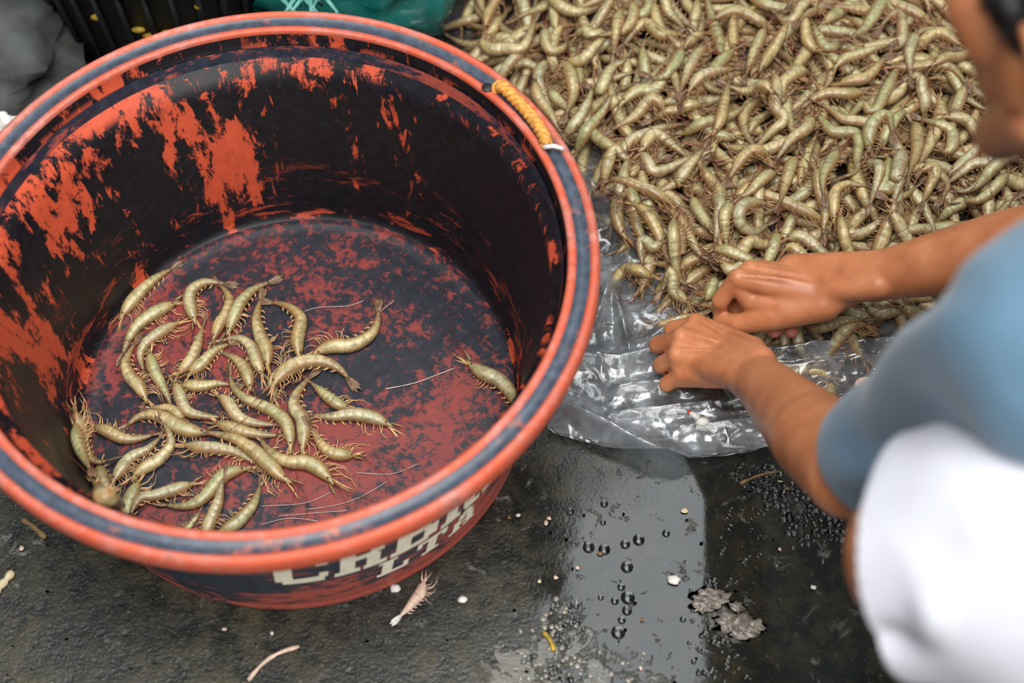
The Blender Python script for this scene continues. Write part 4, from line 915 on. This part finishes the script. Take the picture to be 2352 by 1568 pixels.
so = shorts.modifiers.new('s', 'SOLIDIFY'); so.thickness = .003; so.offset = 0

# ------------------------------------------------------------------ things behind the tub
def blob(name, c, r, mt, seed, amp=.25, fr=3.0, nu=48, nv=30, flat=True, sq=None):
    """crumpled soft bag: noise-folded ellipsoid resting on the floor"""
    vv = []; ff = []
    for i in range(nv+1):
        for k_ in range(nu):
            a = 2*math.pi*k_/nu; th = math.pi*i/nv; d = np.array([math.sin(th)*math.cos(a), math.sin(th)*math.sin(a), math.cos(th)])
            q = 1 + amp*(mnoise.noise(Vector(d*fr)+Vector((seed, 0, 0))) + .6*abs(mnoise.noise(Vector(d*fr*2.3)+Vector((0, seed, 0)))) + .3*mnoise.noise(Vector(d*fr*6)))
            p = np.array(c) + d*np.array(r)*q; p[2] = max(p[2], .002) if flat else p[2]; vv.append(p)
    for i in range(nv):
        for k_ in range(nu): ff.append((i*nu+k_, (i+1)*nu+k_, (i+1)*nu+(k_+1) % nu, i*nu+(k_+1) % nu))
    return vv, ff
p = at(800, -15, .08)
root = empty('teal_bag', (p[0], p[1], 0)); tag(root, 'shiny teal plastic bag lying behind the far rim of the tub', 'bag')
vv, ff = blob('b', (p[0], p[1]+.03, .075), (.115, .075, .085), 'teal', 3.3, .30); new_obj('bag_body', vv, ff, M['teal'], root)
mb = MB()
for k in range(7):
    q0 = at(655+k*17, 12, .15); mb.tube([q0, q0+V(.004*math.sin(k), -.006, .014), q0+V(.012*math.cos(k*2), -.016, .006), q0+V(.016*math.cos(k*2.4), -.022, -.012)], [.002, .003, .0025, .001], 6)
mb.build('frayed_mouth', M['teal_pale'], root)
p = at(300, -40, .1)
root = empty('black_basket', (p[0], p[1], 0)); tag(root, 'black plastic basket with mustard stains behind the tub', 'basket')
n = 72; prof = [(.001, .004), (.145, .004), (.150, .010), (.165, .150), (.176, .158), (.176, .166), (.166, .168), (.156, .150), (.142, .014), (.001, .014)]
vv = [(p[0]+.02+r*math.cos(2*math.pi*k/n), p[1]+.09+r*math.sin(2*math.pi*k/n), z) for r, z in prof for k in range(n)]
ff = [(i*n+k, i*n+(k+1) % n, (i+1)*n+(k+1) % n, (i+1)*n+k) for i in range(len(prof)-1) for k in range(n)]
new_obj('basket_wall', vv, ff, M['black_plastic'], root)
for k in range(16):   # upright ribs
    a = math.pi*(1.08 + .84*k/15); c_, s_ = math.cos(a), math.sin(a); o0 = V(p[0]+.02, p[1]+.09, 0)
    mb = MB(); mb.tube([o0+V(.152*c_, .152*s_, .012), o0+V(.167*c_, .167*s_, .15)], .004, 5); mb.build('rib', M['black_plastic'], root)
for k in range(14):
    u = 300+rng.uniform(0, 150); w_ = rng.uniform(0, 60); q = at(u, w_*.8+(u-300)*.18, .0)
    a = math.atan2(q[1]-p[1]-.09, q[0]-p[0]-.02); z = rng.uniform(.03, .15); r = .151+.016*(z-.01)/.14
    mb = MB(); mb.ball((p[0]+.02+r*math.cos(a), p[1]+.09+r*math.sin(a), z), (rng.uniform(.004, .013), .004, rng.uniform(.003, .006)), nu=9, nv=6); mb.build('stain', M['mustard'], root)
vv, ff = blob('s', at(40, 110, 0.03) + V(-.10, .04, .0), (.185, .17, .08), 'g', 8.1, .22, 2.6)
q = at(40, 110, 0); s_o = new_obj('grey_mound', vv, ff, M['grey_mound'], loc=(q[0]-.10, q[1]+.04, 0)); tag(s_o, 'dull grey sack standing in for lighter lit floor behind the left of the tub', 'mound')  # made-up grey mound in place of a stretch of floor lit lighter
vv, ff = blob('s', at(12, 292, .02), (.022, .014, .018), 'g', 2.2, .5, 3, 24, 14); q = at(12, 292, 0)
s_o = new_obj('crumpled_wrapper', vv, ff, M['white_bit'], loc=(q[0], q[1], 0)); tag(s_o, 'small crumpled silvery wrapper at the left edge behind the rim', 'wrapper')

# ------------------------------------------------------------------ litter on the floor
def stick(name, a, b_, r, mt, lab, cat, sag=0.0):
    p0 = at(*a, r*.9); p1 = at(*b_, r*.9); d = p1-p0; nrm = V(-d[1], d[0], 0)
    t = np.linspace(0, 1, 9); P = p0 + t[:, None]*d + np.sin(t*math.pi)[:, None]*nrm*sag
    mb = MB(); mb.tube(P, r*(1+.25*np.sin(t*17)), 7); o = mb.build(name, M[mt], loc=(p0+p1)/2*V(1, 1, 0)); tag(o, lab, cat); return o
stick('brown_twig', (52, 1192), (104, 1234), .0028, 'twig', 'short brown twig on the floor at lower left', 'twig', .03)
stick('cream_straw', (-12, 1362), (30, 1312), .0038, 'cream_stick', 'cream straw piece at the left edge of the floor', 'straw')
stick('pale_reed', (570, 1562), (688, 1484), .0020, 'dead_shell', 'thin pale reed stalk lying below the tub', 'reed', .12)
stick('yellow_straw', (1248, 1452), (1272, 1494), .0022, 'mustard', 'bent yellow straw bit beside the wet patch', 'straw', .1)
stick('brown_stalk', (1700, 1110), (1790, 1082), .0016, 'twig', 'fine brown stalk near the sheet edge', 'stalk', .05)
# shed shell below the tub rim
P = [at(*q)[:2] for q in ((975, 1335), (968, 1365), (945, 1395), (920, 1420))]
Q = np.c_[np.array(P), np.full(4, .006)]; b_, l_, a_, t_ = shrimp_parts(Q, .0055, 1, False, 77)
o = b_.build('dead_shrimp', M['dead_shell'], loc=Q[1]); tag(o, 'pinkish white dead shrimp on the floor below the tub', 'shrimp')
c_ = l_.build('legs', M['dead_shell'], loc=Q[1]); c_.location = (0, 0, 0); c_.parent = o; c_['kind'] = 'stuff'
c_ = t_.build('tail_fan', M['white_bit'], loc=Q[1]); c_.location = (0, 0, 0); c_.parent = o
q = at(1613, 968, .03)
mb = MB(); mb.ball(q, (.0075, .005, .005), nu=10, nv=7); mb.tube([q+V(-.004, .002, .003), q+V(-.010, .006, .005), q+V(-.014, .009, .003)], [.004, .003, .001], 6)
o = mb.build('shell_scrap', M['white_bit'], loc=q); tag(o, 'cream shell scrap with a red tip on the folded sheet', 'shell')
mb = MB(); mb.ball(q+V(-.013, .0085, .004), .0022, nu=8, nv=6); c_ = mb.build('red_tip', M['red_spot'], loc=q); c_.location = (0, 0, 0); c_.parent = o
q = at(1990, 885, .012); t = np.linspace(.3, 4.4, 10)
mb = MB(); mb.tube(np.stack([q[0]+.009*np.cos(t), q[1]+.006*np.sin(t), np.full(10, q[2])], 1), .0035*np.sin(np.linspace(.4, 2.9, 10))+.0008, 7); o = mb.build('shell_curl', M['dead_shell'], loc=q); tag(o, 'small curled shell piece on the sheet left of the sleeve', 'shell')
# crumbs
for i in range(70):
    u, v = rng.uniform(0, 1950), rng.uniform(1090, 1568); 
    if (u-690)**2/640**2 + (v-660)**2/760**2 < 1 or u > 1880: continue
    q = at(u, v, .0); r = rng.choice([.0009, .0013, .002, .0028], p=[.4, .35, .2, .05])
    vv, ff = blob('c', (q[0], q[1], r*.5), (r*rng.uniform(.8, 1.6), r, r*.7), 'c', i*1.7, .5, 3, 8, 5)
    o = new_obj('crumb', vv, ff, M[rng.choice(['white_bit', 'cream_stick', 'dead_shell', 'twig'])], loc=q)
    tag(o, 'tiny pale crumb of litter on the wet floor', 'crumb', 'crumbs on the floor')
for (u, v, r) in ((1548, 1333, .0045), (1868, 1350, .0022), (908, 1352, .004), (1062, 1378, .0035), (1190, 1185, .002)):
    q = at(u, v, .0); vv, ff = blob('c', (q[0], q[1], r*.5), (r*1.3, r, r*.8), 'c', u*.1, .5, 3, 12, 8); o = new_obj('white_scrap', vv, ff, M['white_bit'], loc=q)
    tag(o, {1548: 'bright white scrap in the middle of the wet patch', 1868: 'white speck by the dark floor near the knee', 908: 'white scrap beside the dead shrimp under the rim', 1062: 'white scrap right of the dead shrimp', 1190: 'white speck just right of the tub base'}[u], 'scrap')
# bubbles and foam on the puddle: domes and rings, nobody could count them
mb = MB(); fb = MB()
def dome(mb, q, r, h): 
    n = 10; vv = []; ff = []
    for i, (rr, zz) in enumerate(((1, 0), (.92, .45), (.7, .75), (.38, .94))):
        for k in range(n): vv.append((q[0]+r*rr*math.cos(2*math.pi*k/n), q[1]+r*rr*math.sin(2*math.pi*k/n), .0006+h*zz))
    vv.append((q[0], q[1], .0006+h))
    for i in range(3):
        for k in range(n): ff.append((i*n+k, i*n+(k+1) % n, (i+1)*n+(k+1) % n, (i+1)*n+k))
    for k in range(n): ff.append((3*n+k, 3*n+(k+1) % n, 4*n))
    mb.add(vv, ff)
for (u, v, r) in ((1440, 1302, .0062), (1388, 1262, .006), (1352, 1257, .006), (1436, 1250, .005), (1467, 1240, .006), (1427, 1348, .004), (1442, 1372, .007), (1412, 1380, .004), (1440, 1402, .005), (1428, 1424, .004), (1420, 1452, .007), (1380, 1372, .003), (1388, 1157, .004), (1530, 1225, .004), (1385, 1200, .003), (1310, 1175, .004)): dome(mb, at(u, v), r, r*.45)
for i in range(260):
    t = rng.random(); u = 1720+t*210+rng.normal(0, 26); v = 1085+t*150+rng.normal(0, 24)
    if rng.random() < .15: u, v = rng.uniform(1650, 1900), rng.uniform(1150, 1300)
    r = rng.uniform(.0015, .0042); dome(mb, at(u, v), r, r*.5)
for i in range(110):
    t = rng.random(); u = rng.normal(1290+40*math.sin(t*7), 28); v = 1380+t*200; r = rng.uniform(.001, .0035); dome(mb, at(u, v), r, r*.5)
for i in range(90): u = rng.normal(1650, 35); v = rng.uniform(1330, 1568); r = rng.uniform(.001, .0034); dome(mb, at(u, v), r, r*.5)
o = mb.build('water_bubbles', M['water']); tag(o, 'clear bubbles and drops standing on the wet floor', 'bubbles', kind='stuff')
for k, (u, v, r) in enumerate(((1630, 1378, .012), (1618, 1392, .009), (1690, 1437, .013), (1672, 1425, .009), (1730, 1442, .008), (1690, 1395, .006), (1705, 1455, .008))):
    q = at(u, v); vv, ff = blob('f', (q[0], q[1], .0012), (r*1.1, r*.75, .0028), 'f', k*3.1, .9, 2.4, 28, 14); fb.add(vv, ff)
for i in range(90):
    u, v = (rng.normal(1275, 28), rng.normal(1440, 45)) if i > 50 else (rng.uniform(1180, 1480), rng.normal(1540, 22)); r = rng.uniform(.0012, .003)
    dome(fb, at(u, v), r, r*.3)
o = fb.build('foam_scum', M['foam']); tag(o, 'greyish foam scum drifting along the lower edge of the puddle', 'foam', kind='stuff')
# loose feelers lying on the tub floor
FIB = [[(885, 893), (950, 880), (1000, 862), (1045, 845)], [(700, 715), (730, 706), (800, 702), (835, 690)], [(1000, 1168), (1040, 1140), (1080, 1108)], [(700, 1170), (770, 1160), (830, 1140), (890, 1105)], [(640, 1185), (720, 1178), (800, 1172)], [(820, 1085), (900, 1088), (960, 1065)], [(600, 1205), (660, 1190), (730, 1196)], [(905, 690), (870, 720), (850, 760)], [(760, 1130), (700, 1155), (600, 1162)]]
for i, ps in enumerate(FIB):
    P = cr([at_tub(u, v, .0012) for u, v in ps], 14); P[:, 2] = np.maximum(P[:, 2], ZF+.0008)
    mb = MB(); mb.tube(P, .0007 if i == 0 else .00045, 4); o = mb.build('feeler', M['pale_fibre'], loc=P[7])
    tag(o, 'longest pale feeler on the tub floor, reaching toward the lone shrimp' if i == 0 else 'fine pale feeler strand lying on the tub floor', 'feeler', 'loose feelers in the tub')
